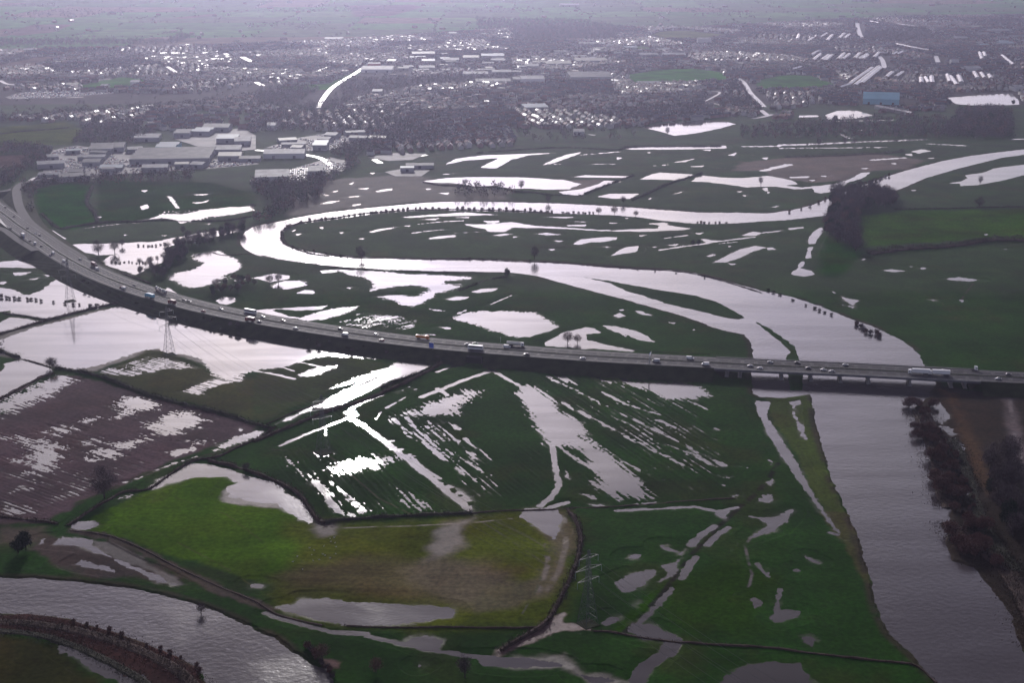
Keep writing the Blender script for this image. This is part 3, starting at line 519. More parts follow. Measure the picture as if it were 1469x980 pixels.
# river banks: bare earth at the water's edge, silt left at every flood margin
for p in (RIVER, RIVER2):
    rs, cs, P = window(p, 10); X, Y = GX[rs, cs], GY[rs, cs]
    s = np.abs(sd_poly(X, Y, P) - 1.5); wg = (sst(-s, -5, -1) * sst(fbm(X / 18, Y / 18, 3, 9), -.5, .3))[..., None] * .8
    C[rs, cs] = C[rs, cs] * (1 - wg) + np.array([.050, .038, .028, .1]) * wg
pn = fbm(GX / 14, GY / 14, 3, 51); edgew = .05 + .16 * np.clip(pn + .35, 0, 1)
silt = (sst((edgew - H) / edgew, 0, .9) * np.clip(.45 + .9 * fbm(GX / 20, GY / 20, 3, 52), 0, 1))[..., None] * (GY < 3200)[..., None]
tuft = (sst(fbm(GX / 38, GY / 38, 4, 61), .05, .75) * .55)[..., None] * (C[..., 3:4] < .2)
C = C * (1 - tuft) + (C * np.array([.6, .6, .6, 1]) + np.array([.030, .016, .008, 0])) * tuft
C = C * (1 - silt) + (C * np.array([.55, .55, .55, 0]) + np.array([.030, .023, .018, .62])) * silt
big = (1 + .32 * fbm(GX / 45, GY / 45, 3, 31))[..., None]; yel = (fbm(GX / 28, GY / 28, 3, 33) * .5 + .2)[..., None]
C[..., :3] *= big
C[..., :3] *= 1 + np.clip(yel, 0, 1) * np.array([.30, .05, -.10])
# tramlines and drilling rows in the arable land
for d, p, a in [(0, LC[7][0], .22), (0, LC[10][0], .12), (0, LC[11][0], .16), (4, LC[12][0], .10), (4, LC[13][0], .14), (1, ZN[8][0], .30), (2, ZN[5][0], .30), (2, ZN[7][0], .25)]:
    rs, cs, P = window(p, 10); X, Y = GX[rs, cs], GY[rs, cs]
    wg = sst(-sd_poly(X, Y, P), 0, 10); n = streak(X, Y, d, 2.5, 90, 90, 3)
    C[rs, cs, :3] *= (1 + a * n * wg)[..., None]
C[..., :3] *= .78
C = np.clip(C, .003, 1)

idx = np.arange(nr * nc, dtype=np.int32).reshape(nr, nc)
faces = np.stack([idx[:-1, :-1], idx[:-1, 1:], idx[1:, 1:], idx[1:, :-1]], -1).reshape(-1, 4)
gm = bpy.data.materials.new('ground'); gm.use_nodes = True; t = gm.node_tree; b = t.nodes['Principled BSDF']
at = N(t, 'ShaderNodeAttribute', attribute_name='land'); tc = N(t, 'ShaderNodeTexCoord')
def gnoise(scale, det, lo, hi):
    n = N(t, 'ShaderNodeTexNoise'); n.inputs['Scale'].default_value = scale; n.inputs['Detail'].default_value = det; n.inputs['Roughness'].default_value = .65
    r = N(t, 'ShaderNodeMapRange'); r.inputs[1].default_value = .3; r.inputs[2].default_value = .7; r.inputs[3].default_value = lo; r.inputs[4].default_value = hi
    t.links.new(tc.outputs['Object'], n.inputs['Vector']); t.links.new(n.outputs[0], r.inputs[0]); return r.outputs[0]
m1 = N(t, 'ShaderNodeMath', operation='MULTIPLY'); t.links.new(gnoise(.35, 5, .62, 1.38), m1.inputs[0]); t.links.new(gnoise(.03, 3, .8, 1.2), m1.inputs[1])
mm = N(t, 'ShaderNodeMix', data_type='RGBA', blend_type='MULTIPLY'); mm.inputs[0].default_value = 1
t.links.new(at.outputs['Color'], mm.inputs[6]); t.links.new(m1.outputs[0], mm.inputs[7]); t.links.new(mm.outputs[2], b.inputs['Base Color'])
rr = N(t, 'ShaderNodeMapRange'); rr.inputs[3].default_value = .97; rr.inputs[4].default_value = .46
t.links.new(at.outputs['Alpha'], rr.inputs[0]); t.links.new(rr.outputs[0], b.inputs['Roughness'])
sr = N(t, 'ShaderNodeMapRange'); sr.inputs[3].default_value = .0; sr.inputs[4].default_value = .28
t.links.new(at.outputs['Alpha'], sr.inputs[0]); t.links.new(sr.outputs[0], b.inputs['Specular IOR Level'])
me = mesh_np('ground', np.stack([GX, GY, H], -1).reshape(-1, 3), faces, gm, smooth=True)
ca = me.color_attributes.new('land', 'FLOAT_COLOR', 'POINT'); ca.data.foreach_set('color', C.reshape(-1, 4).astype(np.float32).ravel())
tag(link('ground', me), kind='structure')
def gz(x, y):                        # ground height at a point
    u, v = PX(x, y); c = int(np.clip(np.searchsorted(ucols, u), 1, nc - 1)); r = int(np.clip(np.searchsorted(Yrows, y), 1, nr - 1))
    return float(H[r, c])
def gz_np(x, y):
    u, v = PX(x, y); c = np.clip(np.searchsorted(ucols, u), 1, nc - 1); r = np.clip(np.searchsorted(Yrows, y), 1, nr - 1)
    return H[r, c]

# ------------------------------------------------------------------ water
def water_mat(name, body, rough, bump, scale):
    m = bpy.data.materials.new(name); m.use_nodes = True; t = m.node_tree; b = t.nodes['Principled BSDF']
    tc = N(t, 'ShaderNodeTexCoord')
    n1 = N(t, 'ShaderNodeTexNoise'); n1.inputs['Scale'].default_value = scale; n1.inputs['Detail'].default_value = 4
    n2 = N(t, 'ShaderNodeTexNoise'); n2.inputs['Scale'].default_value = .02; n2.inputs['Detail'].default_value = 5; n2.inputs['Distortion'].default_value = 1.2
    bp = N(t, 'ShaderNodeBump'); bp.inputs['Distance'].default_value = bump; bp.inputs['Strength'].default_value = 1
    mr = N(t, 'ShaderNodeMapRange'); mr.inputs[1].default_value = .35; mr.inputs[2].default_value = .68; mr.inputs[3].default_value = rough * .6; mr.inputs[4].default_value = rough * 1.5
    for n in (n1, n2): t.links.new(tc.outputs['Object'], n.inputs['Vector'])
    t.links.new(n1.outputs[0], bp.inputs['Height']); t.links.new(bp.outputs[0], b.inputs['Normal'])
    t.links.new(n2.outputs[0], mr.inputs[0]); t.links.new(mr.outputs[0], b.inputs['Roughness'])
    b.inputs['Base Color'].default_value = (*body, 1); b.inputs['IOR'].default_value = 1.333
    # wind-ruffled and silty streaks reflect less than the still patches between them
    mp = N(t, 'ShaderNodeMapping'); mp.inputs['Rotation'].default_value = (0, 0, R(24)); mp.inputs['Scale'].default_value = (.006, .034, .02)
    n3 = N(t, 'ShaderNodeTexNoise'); n3.inputs['Scale'].default_value = 1; n3.inputs['Detail'].default_value = 7; n3.inputs['Roughness'].default_value = .62; n3.inputs['Distortion'].default_value = .8
    m3 = N(t, 'ShaderNodeMapRange'); m3.inputs[1].default_value = .36; m3.inputs[2].default_value = .62; m3.inputs[3].default_value = .27; m3.inputs[4].default_value = .52
    t.links.new(tc.outputs['Object'], mp.inputs[0]); t.links.new(mp.outputs[0], n3.inputs['Vector']); t.links.new(n3.outputs[0], m3.inputs[0]); t.links.new(m3.outputs[0], b.inputs['Specular IOR Level'])
    return m
M['flood'] = water_mat('flood_water', (.055, .046, .048), .065, .03, .5)
M['river'] = water_mat('river_water', (.075, .063, .070), .11, .11, .30)
me = mesh_np('flood_water', [(-40000, 100, 0), (40000, 100, 0), (40000, 60000, 0), (-40000, 60000, 0)], np.array([[0, 1, 2, 3]]), M['flood'])
tag(link('flood_water', me), kind='structure')
# river surface: a strip mesh over the channel, two centimetres above the flood level
def river_sheet(poly, name):
    rs, cs, P = window(poly, 4); r0, r1, c0, c1 = rs.start, rs.stop, cs.start, cs.stop
    X, Y = GX[r0:r1:2, c0:c1:2], GY[r0:r1:2, c0:c1:2]
    inside = sd_poly(X, Y, P) < 2.6
    f = inside[:-1, :-1] & inside[1:, :-1] & inside[:-1, 1:] & inside[1:, 1:]
    ids = np.arange(X.size).reshape(X.shape); q = np.stack([ids[:-1, :-1][f], ids[:-1, 1:][f], ids[1:, 1:][f], ids[1:, :-1][f]], -1)
    used, inv = np.unique(q, return_inverse=True)
    v = np.stack([X.ravel()[used], Y.ravel()[used], np.full(len(used), .02)], -1)
    tag(link(name, mesh_np(name, v, inv.reshape(-1, 4), M['river'])), kind='structure')
river_sheet(RIVER, 'river'); river_sheet(RIVER2, 'river')

# ------------------------------------------------------------------ motorway
ZR = 8.0
def smooth_line(P, step=8.0):
    P = np.asarray(P, float); P = np.vstack([2 * P[0] - P[1], P, 2 * P[-1] - P[-2]]); out = []
    for i in range(1, len(P) - 2):
        p0, p1, p2, p3 = P[i - 1:i + 3]; n = max(2, int(np.hypot(*(p2 - p1)[:2]) / step))
        for k in range(n):
            s = k / n; out.append(.5 * ((2 * p1) + (p2 - p0) * s + (2 * p0 - 5 * p1 + 4 * p2 - p3) * s * s + (3 * p1 - p0 - 3 * p2 + p3) * s ** 3))
    out.append(P[-2]); return np.array(out)
def frame(L):
    d = np.gradient(L, axis=0); d /= np.hypot(d[:, 0], d[:, 1])[:, None]; return d, np.stack([-d[:, 1], d[:, 0]], -1)
mpx = F('-700,-40 -420,70 -250,150 -120,225 -60,263 0,303 25,322 50,338 82,361 115,380 150,397 190,412 225,423 250,430 287,440 325,448 367,456.5 442,469 517,480 592,489.5 667,497 734,502 834,510 934,515.5 1009,519.5 1101,524.5 1226,529.5 1326,535 1468,542 1650,551 1900,563')
MW = smooth_line(W([p[0] for p in mpx], [p[1] for p in mpx], ZR), 10)
# relax small survey errors
for _ in range(6): MW[1:-1] = .25 * MW[:-2] + .5 * MW[1:-1] + .25 * MW[2:]
MD, MN = frame(MW)
def strip(L, Nn, o0, o1, z0, z1=None):
    z1 = z0 if z1 is None else z1; a = L + Nn * o0; b = L + Nn * o1
    z0 = np.broadcast_to(z0, len(L)); z1 = np.broadcast_to(z1, len(L))
    v = np.concatenate([np.column_stack([a, z0]), np.column_stack([b, z1])]); n = len(L); i = np.arange(n - 1)
    return v, np.stack([i, i + 1, n + i + 1, n + i], -1)
def join(parts):
    V = []; Fc = []; o = 0
    for v, f in parts: V.append(v); Fc.append(f + o); o += len(v)
    return np.concatenate(V), np.concatenate(Fc)
HW = 15.2
def msurf(sl=slice(None)): return MW[sl], MN[sl]
v, f = join([strip(MW, MN, -HW, -1.5, ZR), strip(MW, MN, 1.5, HW, ZR)])
tag(link('motorway', mesh_np('motorway', v, f, M['asphalt'])), kind='structure')
v, f = strip(MW, MN, -1.5, 1.5, ZR + .05)
tag(link('central_reservation', mesh_np('central_reservation', v, f, M['verge'])), kind='structure')
# edge lines and dashed lane lines
parts = []
for o in (-HW + 3.2, -2.1, 2.1, HW - 3.2): parts.append(strip(MW, MN, o - .12, o + .12, ZR + .006))
for o in (-8.6, -5.3, 5.3, 8.6):
    for i in range(0, len(MW) - 1):
        a = MW[i] + MN[i] * o; d = MD[i]
        v = np.array([[*(a - MN[i] * .1), ZR + .006], [*(a + d * 3 - MN[i] * .1), ZR + .006], [*(a + d * 3 + MN[i] * .1), ZR + .006], [*(a + MN[i] * .1), ZR + .006]])
        parts.append((v, np.array([[0, 1, 2, 3]])))
v, f = join(parts); tag(link('lane_markings', mesh_np('lane_markings', v, f, M['paint'])), kind='structure')
# where the bridge and the underpass open the bank
mu, mv = PX(MW[:, 0], MW[:, 1], ZR)
iB0 = int(np.argmin(np.abs(mu - 1018))); iB1 = int(np.argmin(np.abs(mu - 1412))); iU = int(np.argmin(np.abs(mu - 687)))
def bank(L, Nn, side, o, top, run, seed, cut=None):
    n = len(L); rows = []; K = 7
    for k in range(K):
        s = k / (K - 1); off = o + s * run
        x = L + Nn * side * off
        z = top * (1 - s) + (-.3) * s + (.5 * fbm(x[:, 0] / 9, x[:, 1] / 9, 3, seed) * (s > .15) * (s < .9))
        if cut is not None and k >= 2: z[cut] = -.3
        rows.append(np.column_stack([x, z]))
    v = np.concatenate(rows); f = []
    for k in range(K - 1):
        i = np.arange(n - 1); f.append(np.stack([k * n + i, k * n + i + 1, (k + 1) * n + i + 1, (k + 1) * n + i], -1))
    return v, np.concatenate(f)
def endcap(i, sgn):                    # slope under the deck end
    v = []; K = 8
    for k in range(K + 1):
        o = -HW - 1 + k / K * 2 * (HW + 1); p = MW[i] + MN[i] * o; q = p + MD[i] * sgn * 9
        v += [(*p, ZR - 1.6), (*q, -.3)]
    return np.array(v), np.array([[2 * k, 2 * k + 2, 2 * k + 3, 2 * k + 1] for k in range(K)])
bparts = []
for sl in (slice(0, iB0 + 1), slice(iB1, None)):
    for side in (-1, 1): bparts.append(bank(MW[sl], MN[sl], side, HW, ZR - .05, 17, 5 + side, slice(iU, iU + 2) if sl.start == 0 else None))
bparts += [endcap(iB0, 1), endcap(iB1, -1)]
v, f = join(bparts); tag(link('motorway_embankment', mesh_np('motorway_embankment', v, f, M['verge'], smooth=True)), kind='structure')
# bridge
br = thing('motorway_bridge', (*MW[(iB0 + iB1) // 2], 0), 0, 'long concrete motorway bridge on piers across the flooded river', 'bridge')
bo = np.array([*MW[(iB0 + iB1) // 2], 0])
sl = slice(iB0, iB1 + 1); L, Nn = MW[sl], MN[sl]
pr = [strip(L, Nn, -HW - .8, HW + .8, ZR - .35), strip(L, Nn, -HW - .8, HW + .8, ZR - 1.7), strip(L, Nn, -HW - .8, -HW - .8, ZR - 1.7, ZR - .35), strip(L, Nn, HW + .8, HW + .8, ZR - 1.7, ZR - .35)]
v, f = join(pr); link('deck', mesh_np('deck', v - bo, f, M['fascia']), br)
for s in (-1, 1):
    a, b_ = s * HW, s * (HW + .8)
    v, f = join([strip(L, Nn, a, b_, ZR + .35), strip(L, Nn, a, a, ZR - .35, ZR + .35), strip(L, Nn, b_, b_, ZR - .35, ZR + .35)])
    link('parapet', mesh_np('parapet', v - bo, f, M['concrete']), br)
    rb = MB(); c = s * (HW + .4)
    for i in range(0, len(L) - 1):
        p = L[i] + Nn[i] * c - bo[:2]; q = L[i + 1] + Nn[i + 1] * c - bo[:2]
        rb.bar((*p, ZR + 1.25), (*q, ZR + 1.25), .06); rb.bar((*p, ZR + .8), (*q, ZR + .8), .05); rb.bar((*p, ZR + .35), (*p, ZR + 1.3), .05)
    rb.build('railing', M['barrier'], br)
for u0 in (1037, 1064, 1113, 1160, 1206, 1255, 1303, 1356, 1384):
    i = int(np.argmin(np.abs(mu - u0))); p = MW[i] - bo[:2]; a = math.atan2(MD[i][1], MD[i][0])
    b1 = MB()
    for o in (-11, -4, 4, 11):
        c = p + MN[i] * o; b1.bar((*c, -2.5), (*c, ZR - 2.6), .85, 10)
    c0, c1 = p - MN[i] * 14, p + MN[i] * 14
    d = MD[i] * .9
    vv = [(*(c0 - d), ZR - 2.6), (*(c0 + d), ZR - 2.6), (*(c1 + d), ZR - 2.6), (*(c1 - d), ZR - 2.6), (*(c0 - d), ZR - 1.68), (*(c0 + d), ZR - 1.68), (*(c1 + d), ZR - 1.68), (*(c1 - d), ZR - 1.68)]
    b1.add(vv, [(3, 2, 1, 0), (4, 5, 6, 7), (0, 1, 5, 4), (1, 2, 6, 5), (2, 3, 7, 6), (3, 0, 4, 7)])
    f0, f1 = p - MN[i] * 13, p + MN[i] * 13; d = MD[i] * 1.6
    vv = [(*(f0 - d), -2.5), (*(f0 + d), -2.5), (*(f1 + d), -2.5), (*(f1 - d), -2.5), (*(f0 - d), .9), (*(f0 + d), .9), (*(f1 + d), .9), (*(f1 - d), .9)]
    b1.add(vv, [(3, 2, 1, 0), (4, 5, 6, 7), (0, 1, 5, 4), (1, 2, 6, 5), (2, 3, 7, 6), (3, 0, 4, 7)])
    b1.build('pier', M['concrete'], br)
# underpass portal, a deep box set into the bank on both faces
up = thing('underpass', (*((MW[iU] + MW[iU + 1]) / 2), 0), math.atan2(MD[iU][1], MD[iU][0]), 'dark concrete farm underpass through the embankment below the coach', 'underpass')
M['void_shade'] = mat('underpass_shade', (.012, .012, .014), .9, None, .05)  # near-black colour standing in for the shade inside the underpass
mb = MB()
mb.box((-6.3, 0, 2.6), (.6, 43.6, 5.8)); mb.box((6.3, 0, 2.6), (.6, 43.6, 5.8)); mb.box((0, 0, 5.85), (13.2, 43.6, .6)); mb.build('portal', mat('dark_concrete', (.035, .033, .04), .9, (.3, .3), .1), up)  # side walls and lintel in one dark, mottled concrete tone
MB().box((0, 0, 2.75), (11.8, 43, 5.5)).build('passage_shade', M['void_shade'], up)  # solid block filling the opening, its shade painted as colour
# safety barriers
def barrier(off, i0, i1, lab):
    p0 = MW[i0]; g = thing('safety_barrier', (*p0, ZR), 0, lab, 'barrier'); r = MB(); q = MB()
    for i in range(i0, i1):
        a = MW[i] + MN[i] * off - p0; b_ = MW[i + 1] + MN[i + 1] * off - p0
        r.bar((*a, .65), (*b_, .65), .13, 4); q.bar((*a, 0), (*a, .7), .07, 4); m_ = (a + b_) / 2; q.bar((*m_, 0), (*m_, .7), .07, 4)
    r.build('rail', M['barrier'], g); tag(q.build('post', M['steel'], g), kind='stuff')
iL = int(np.argmin(np.abs(mu + 60))); iR = int(np.argmin(np.abs(mu - 1560)))
barrier(-.45, iL, iR, 'steel barrier along the motorway median, nearer of the pair')
barrier(.45, iL, iR, 'steel barrier along the motorway median, farther of the pair')
# slip road and other ribbons
def ribbon(px, wd, z, m, name, skirt=False, label=None):
    L = smooth_line(W([p[0] for p in px], [p[1] for p in px], z), 8); d, n = frame(L)
    z = np.maximum(z, gz_np(L[:, 0], L[:, 1]) + .1) if z < 2 else z
    pr = [strip(L, n, -wd / 2, wd / 2, z)]
    v, f = join(pr); o = tag(link(name, mesh_np(name, v, f, m)), kind='structure')
    if skirt:
        v, f = join([bank(L, n, s, wd / 2, z - .05, 16, 3) for s in (-1, 1)])
        tag(link('slip_road_bank', mesh_np('slip_road_bank', v, f, M['verge'], smooth=True)), kind='structure')
    return L
ribbon(T(0,1,'150,60 100,95 98,150 118,220 165,290 250,358 360,432 480,505'), 11, ZR + .006, M['asphalt'], 'slip_road', True)
ribbon(T(0,1,'-200,270 -60,310 20,338 110,402 200,458'), 8, ZR + .004, M['asphalt'], 'slip_road', True)
v = [(*W(*p, ZR + .02), ZR + .02) for p in [(0, 313), (0, 319), (11, 327)]]
tag(link('road_marking', mesh_np('road_marking', v, np.array([[0, 1, 2]]), M['paint'])), kind='structure')
ribbon(T(0,1,'-200,140 -60,125 40,112 120,88 160,62 300,40'), 8, ZR - 1, M['asphalt'], 'link_road', True)

# ------------------------------------------------------------------ plants
def twigs(n, c, r, ln_=(.8, 1.6), wd=(.08, .2), seed=0, clusters=26, shell=.55, droop=0):
    """n thin leaf-sized blades gathered in clumps through an ellipsoid c, r"""
    g = np.random.default_rng(seed)
    d = g.normal(size=(clusters, 3)); d /= np.linalg.norm(d, axis=1)[:, None]
    cc = d * (shell + (1 - shell) * g.random((clusters, 1))) * .82
    k = g.integers(0, clusters, n); spread = g.normal(size=(n, 3)) * .24
    p = cc[k] + spread; p *= np.minimum(1, 1.12 / (np.linalg.norm(p, axis=1) + 1e-6))[:, None]
    P = p * np.array(r) + np.array(c)
    dirv = p + g.normal(size=(n, 3)) * .5; dirv[:, 2] += .25 - droop; dirv /= np.linalg.norm(dirv, axis=1)[:, None]
    L = (ln_[0] + (ln_[1] - ln_[0]) * g.random((n, 1))); wv = np.cross(dirv, g.normal(size=(n, 3))); wv /= np.linalg.norm(wv, axis=1)[:, None] + 1e-9
    wv *= (wd[0] + (wd[1] - wd[0]) * g.random((n, 1)))
    v = np.stack([P - dirv * L / 2 - wv, P - dirv * L / 2 + wv, P + dirv * L / 2 + wv * .5, P + dirv * L / 2 - wv * .5], 1).reshape(-1, 3)
    return v, np.arange(4 * n).reshape(n, 4)
TWOSIDE = []
def tree_proto(name, h, rad, n, m, seed, blade=(.8, 1.7), wd=(.07, .17), base=.28):
    g = random.Random(seed); t = thing(name, (0, 0, 0))
    mb = MB(); top = h * (.5 + base / 2)
    mb.bar((0, 0, -.6), (g.uniform(-.2, .2), g.uniform(-.2, .2), h * base), h * .032, 7, 0, h * .024)
    tip = Vector((g.uniform(-.3, .3), g.uniform(-.3, .3), h * .8)); mb.bar((0, 0, h * base - .1), tip, h * .024, 6, 0, h * .006)
    for k in range(11):
        a = k * 2.4 + g.random(); z0 = h * (base + .04 * k * .6); ln2 = rad * g.uniform(.6, .98)
        s = Vector((0, 0, z0)); e = Vector((math.cos(a) * ln2, math.sin(a) * ln2, z0 + h * g.uniform(.12, .36)))
        mid = s.lerp(e, .5) + Vector((0, 0, h * .05)); mb.bar(s, mid, h * .013, 5, 0, h * .008); mb.bar(mid, e, h * .008, 4, 0, h * .003)
        for q in range(3):
            e2 = mid.lerp(e, g.random()) + Vector((g.uniform(-1, 1), g.uniform(-1, 1), g.uniform(.2, 1.2))) * rad * .32
            mb.bar(mid.lerp(e, .3 * q), e2, h * .006, 3, 0, h * .002)
    mb.build('trunk', M['bark'], t)
    cz = h * (base + 1) / 2 + .02 * h
    v, f = twigs(n, (0, 0, cz), (rad, rad, h * (1 - base) / 2), blade, wd, seed, 30)
    link('crown', mesh_np('crown', v, f, m), t)
    t['category'] = 'tree'; return t
def shrub_proto(name, h, rad, n, m, seed):
    v, f = twigs(n, (0, 0, h * .5), (rad, rad, h * .55), (.6, 1.3), (.08, .2), seed, 14, .35)
    o = link(name, mesh_np(name, v, f, m)); tag(o, cat='shrub'); return o
TREES = [tree_proto('bare_tree', 13, 5.6, 800, M['twig'], 1, base=.18), tree_proto('bare_tree', 15, 5.2, 850, M['twig'], 2, base=.18), tree_proto('bare_tree', 11, 5.0, 700, M['twig_red'], 3, base=.16),
         tree_proto('bare_tree', 17, 7.4, 1400, M['twig'], 4, base=.16)]
DARK = tree_proto('dark_tree', 12, 4.4, 1500, M['ever'], 5, (.7, 1.3), (.14, .3), .15)
WIL = tree_proto('bushy_willow', 8, 5.2, 1500, M['twig_red'], 6, (.7, 1.4), (.1, .22), .06)
SHR = [shrub_proto('shrub', 3.6, 2.2, 330, M['twig'], 11), shrub_proto('shrub', 2.8, 2.6, 320, M['hedge'], 12), shrub_proto('shrub', 4.6, 2.4, 420, M['twig_red'], 13)]
def pt(u, v): x, y = W(u, v); return float(x), float(y)
def plant(proto, u, v, s=1.0, label=None, group=None, z=None):
    x, y = pt(u, v); z = max(gz(x, y), -.1) if z is None else z
    return place(proto, (x, y, z), random.uniform(0, 6.28), (s * random.uniform(.94, 1.06), s * random.uniform(.94, 1.06), s * random.uniform(.94, 1.06)), label, group)
def T1(c, r, x, y): return (367 * c + x / 4, 245 * r + y / 4)
# single trees one can point at
solo = [
 (3, *T1(0,1,565,482), 1.0, 'bare round tree in flood water beside the motorway curve, left of a pair'),
 (0, *T1(0,1,658,470), 1.1, 'bare round tree on a low spit beside the motorway, right of a pair'),
 (0, *T1(0,1,700,435), .7, 'small bare tree just behind the tree on the flooded spit'),
 (1, *T1(2,1,55,112), .95, 'bare tree standing at the near edge of the long pool north of the river'),
 (0, *T1(1,1,1200,90), .85, 'bare tree at the left end of the long pool north of the river'),
 (1, *T1(2,1,1430,82), .8, 'thin bare tree standing in the curved flood north of the river'),
 (2, *T1(2,1,590,250), .95, 'bare tree on the near bank of the upper river arm'),
 (2, *T1(2,1,500,248), .8, 'bushy bare tree left of the tree on the upper river bank'),
 (2, *T1(2,1,712,262), .7, 'small bare tree right of the tree on the upper river bank'),
 (1, *T1(2,1,130,512), .95, 'lone bare tree on the far bank of the middle river arm'),
 (3, *T1(1,1,605,515), .9, 'wide low bare tree overhanging the far bank at the bend of the river'),
 (3, *T1(0,2,600,905), 1.15, 'large bare tree on the ditch corner beside the brown ploughed field'),
 (0, *T1(1,2,-55,745) , .5, 'small bare tree on the ditch above the bright green field'),
 (2, *T1(2,1,320,990), .95, 'reddish bare tree at the motorway verge by the flooded meadow, left of a pair'),
 (2, *T1(2,1,378,990), .72, 'reddish bare tree at the motorway verge by the flooded meadow, right of a pair'),
 (0, *T1(1,1,80,655), .85, 'bare tree in the flooded patches above the motorway, left of a pair'),
 (0, *T1(1,1,130,645), .8, 'bare tree in the flooded patches above the motorway, right of a pair'),
 (1, *T1(3,1,1220,75), .75, 'bare tree standing in the pale flood at the right edge'),
 (3, *T1(3,1,1215,215), .85, 'bare tree on the thin hedge at the right above the green field'),
 (0, *T1(2,1,210,185), .8, 'bare tree on the far bank of the upper river arm below the pool'),
 (1, *T1(2,0,895,775), .9, 'bare tree at the lower edge of the white lake beside the town'),
 (0, *T1(2,1,640,190), .75, 'bare tree where the diagonal hedge meets the upper river arm'),
 (0, *T1(0,2,305,165), .8, 'bare tree at the crossing of the flooded hedges left of the pylon'),
 (0, *T1(0,2,285,150), .7, 'thin bare tree just left of the flooded hedge crossing'),
 (2, *T1(1,3,380,850), .75, 'reddish bare tree on the tip of the river bank at the bottom'),
 (0, *T1(0,3,1155,585), .5, 'small dark bare tree at the edge of the lower left river'),
 (1, *T1(0,1,1050,365), .7, 'bare tree in the far hedge of the flooded meadow by the motorway'),
 (0, *T1(0,1,1450,225), .7, 'bare tree at the right end of the narrow flood below the woodland'),
 (0, *T1(3,0,295,835), .95, 'dark bare tree on the flooded lane, leftmost of the isolated trees along it'),
 (1, *T1(3,0,445,832), .8, 'dark bare tree on the flooded lane, left of the close pair'),
 (0, *T1(3,0,500,830), .75, 'dark bare tree on the flooded lane, right of the close pair'),
 (1, *T1(1,3,1200,960), .8, 'dark bare tree at the bottom edge beside the ditch'),
 (2, *T1(1,3,690,930), .75, 'small brown bare tree in the grass at the bottom'),
]
ntree = 0
for k, u, v, s, lab in solo: plant(TREES[k], u, v, s, lab, 'lone bare trees in the fields'); ntree += 1
plant(DARK, *T1(0,3,150,225), 1.0, 'dark leafy tree in the hedge corner at the left edge', 'dark trees in hedges')
plant(DARK, *T1(1,1,1440,610), .75, 'dark leafy tree at the end of the hedge by the middle river', 'dark trees in hedges')
for u, v, s in [(T1(0,3,60,235)), (T1(0,3,120,240)), (T1(2,1,1065,425)), (T1(3,1,520,130)), (T1(3,0,390,700)), (T1(1,0,850,760)), (T1(3,0,1270,680))] and [(*T1(0,3,105,245), .8), (*T1(2,1,1070,428), .55), (*T1(2,1,1040,426), .5), (*T1(3,0,390,705), 1.2), (*T1(3,0,1275,690), 1.2), (*T1(3,0,1045,605), 1.0), (*T1(3,0,1410,600), .8)]:
    plant(DARK, u, v, s, 'dark leafy tree among the bare hedges', 'small dark leafy trees')
def scatter(poly, step, jit=.35, cap=9999):
    P = W([p[0] for p in poly], [p[1] for p in poly]); x0, y0 = P.min(0); x1, y1 = P.max(0)
    X, Y = np.meshgrid(np.arange(x0, x1, step), np.arange(y0, y1, step)); X = X + rng.uniform(-jit, jit, X.shape) * step; Y = Y + rng.uniform(-jit, jit, Y.shape) * step
    X, Y = X.ravel(), Y.ravel(); m = sd_poly(X, Y, P) < 0; X, Y = X[m], Y[m]
    if len(X) > cap: k = rng.choice(len(X), cap, False); X, Y = X[k], Y[k]
    return list(zip(X.tolist(), Y.tolist()))
def grove(poly, step, protos, smin, smax, label, group, cap=999):
    n = 0
    for x, y in scatter(poly, step, .4, cap):
        s = random.uniform(smin, smax); place(random.choice(protos), (x, y, max(gz(x, y), -.1)), random.uniform(0, 6.28), s, label, group); n += 1
    return n
def along(poly, step, protos, smin, smax, label, group, wob=1.5, skip=0.0, pts=None):
    L = smooth_line(W([p[0] for p in poly], [p[1] for p in poly]), step); n = 0
    for x, y in L:
        if random.random() < skip: continue
        x += random.uniform(-wob, wob); y += random.uniform(-wob, wob)
        place(random.choice(protos), (x, y, max(gz(x, y), -.1)), random.uniform(0, 6.28), random.uniform(smin, smax), label, group); n += 1
    return n
cnt = {}
cnt['wood'] = grove(T(3,1,'370,150 520,110 700,130 740,180 700,215 560,235 510,280 520,420 545,470 470,460 340,390 320,300 400,240 365,200'), 8.6, [TREES[0], TREES[1], TREES[2], TREES[3], DARK], .95, 1.35,
    'bare tree in the hook-shaped wood beside the river bend at the right', 'trees of the wood by the river', 118)
cnt['band'] = grove(T(0,1,'1400,338 1410,375 1300,400 1150,440 1050,520 990,610 940,625 850,600 930,560 950,470 1060,420 1200,380 1330,345'), 8.0, [TREES[0], TREES[1], TREES[1], DARK], .65, 1.0,
    'bare tree in the dark belt between the flooded meadows above the motorway', 'trees of the belt between flooded meadows', 62)
cnt['spit'] = grove(T(0,1,'790,600 800,540 870,510 940,530 900,600'), 9, TREES[:3], .45, .7, 'small bare tree standing in the flood at the end of the dark belt', 'small trees in the flood by the belt', 10)
cnt['cl2'] = grove(T(0,1,'1180,690 1250,650 1400,620 1468,630 1468,670 1350,700 1200,730'), 9, [TREES[0], TREES[2], DARK], .45, .7, 'bare tree in the clump on the meadow just above the motorway', 'trees of the clump above the motorway', 22)
cnt['right'] = grove(T(3,2,'1260,650 1400,680 1468,760 1640,900 1640,1300 1400,1150 1300,1000 1230,860'), 12, [TREES[0], TREES[3], TREES[1], DARK], .8, 1.15, 'dark bare tree on the right-hand bank below the bridge', 'trees on the right-hand river bank', 34)
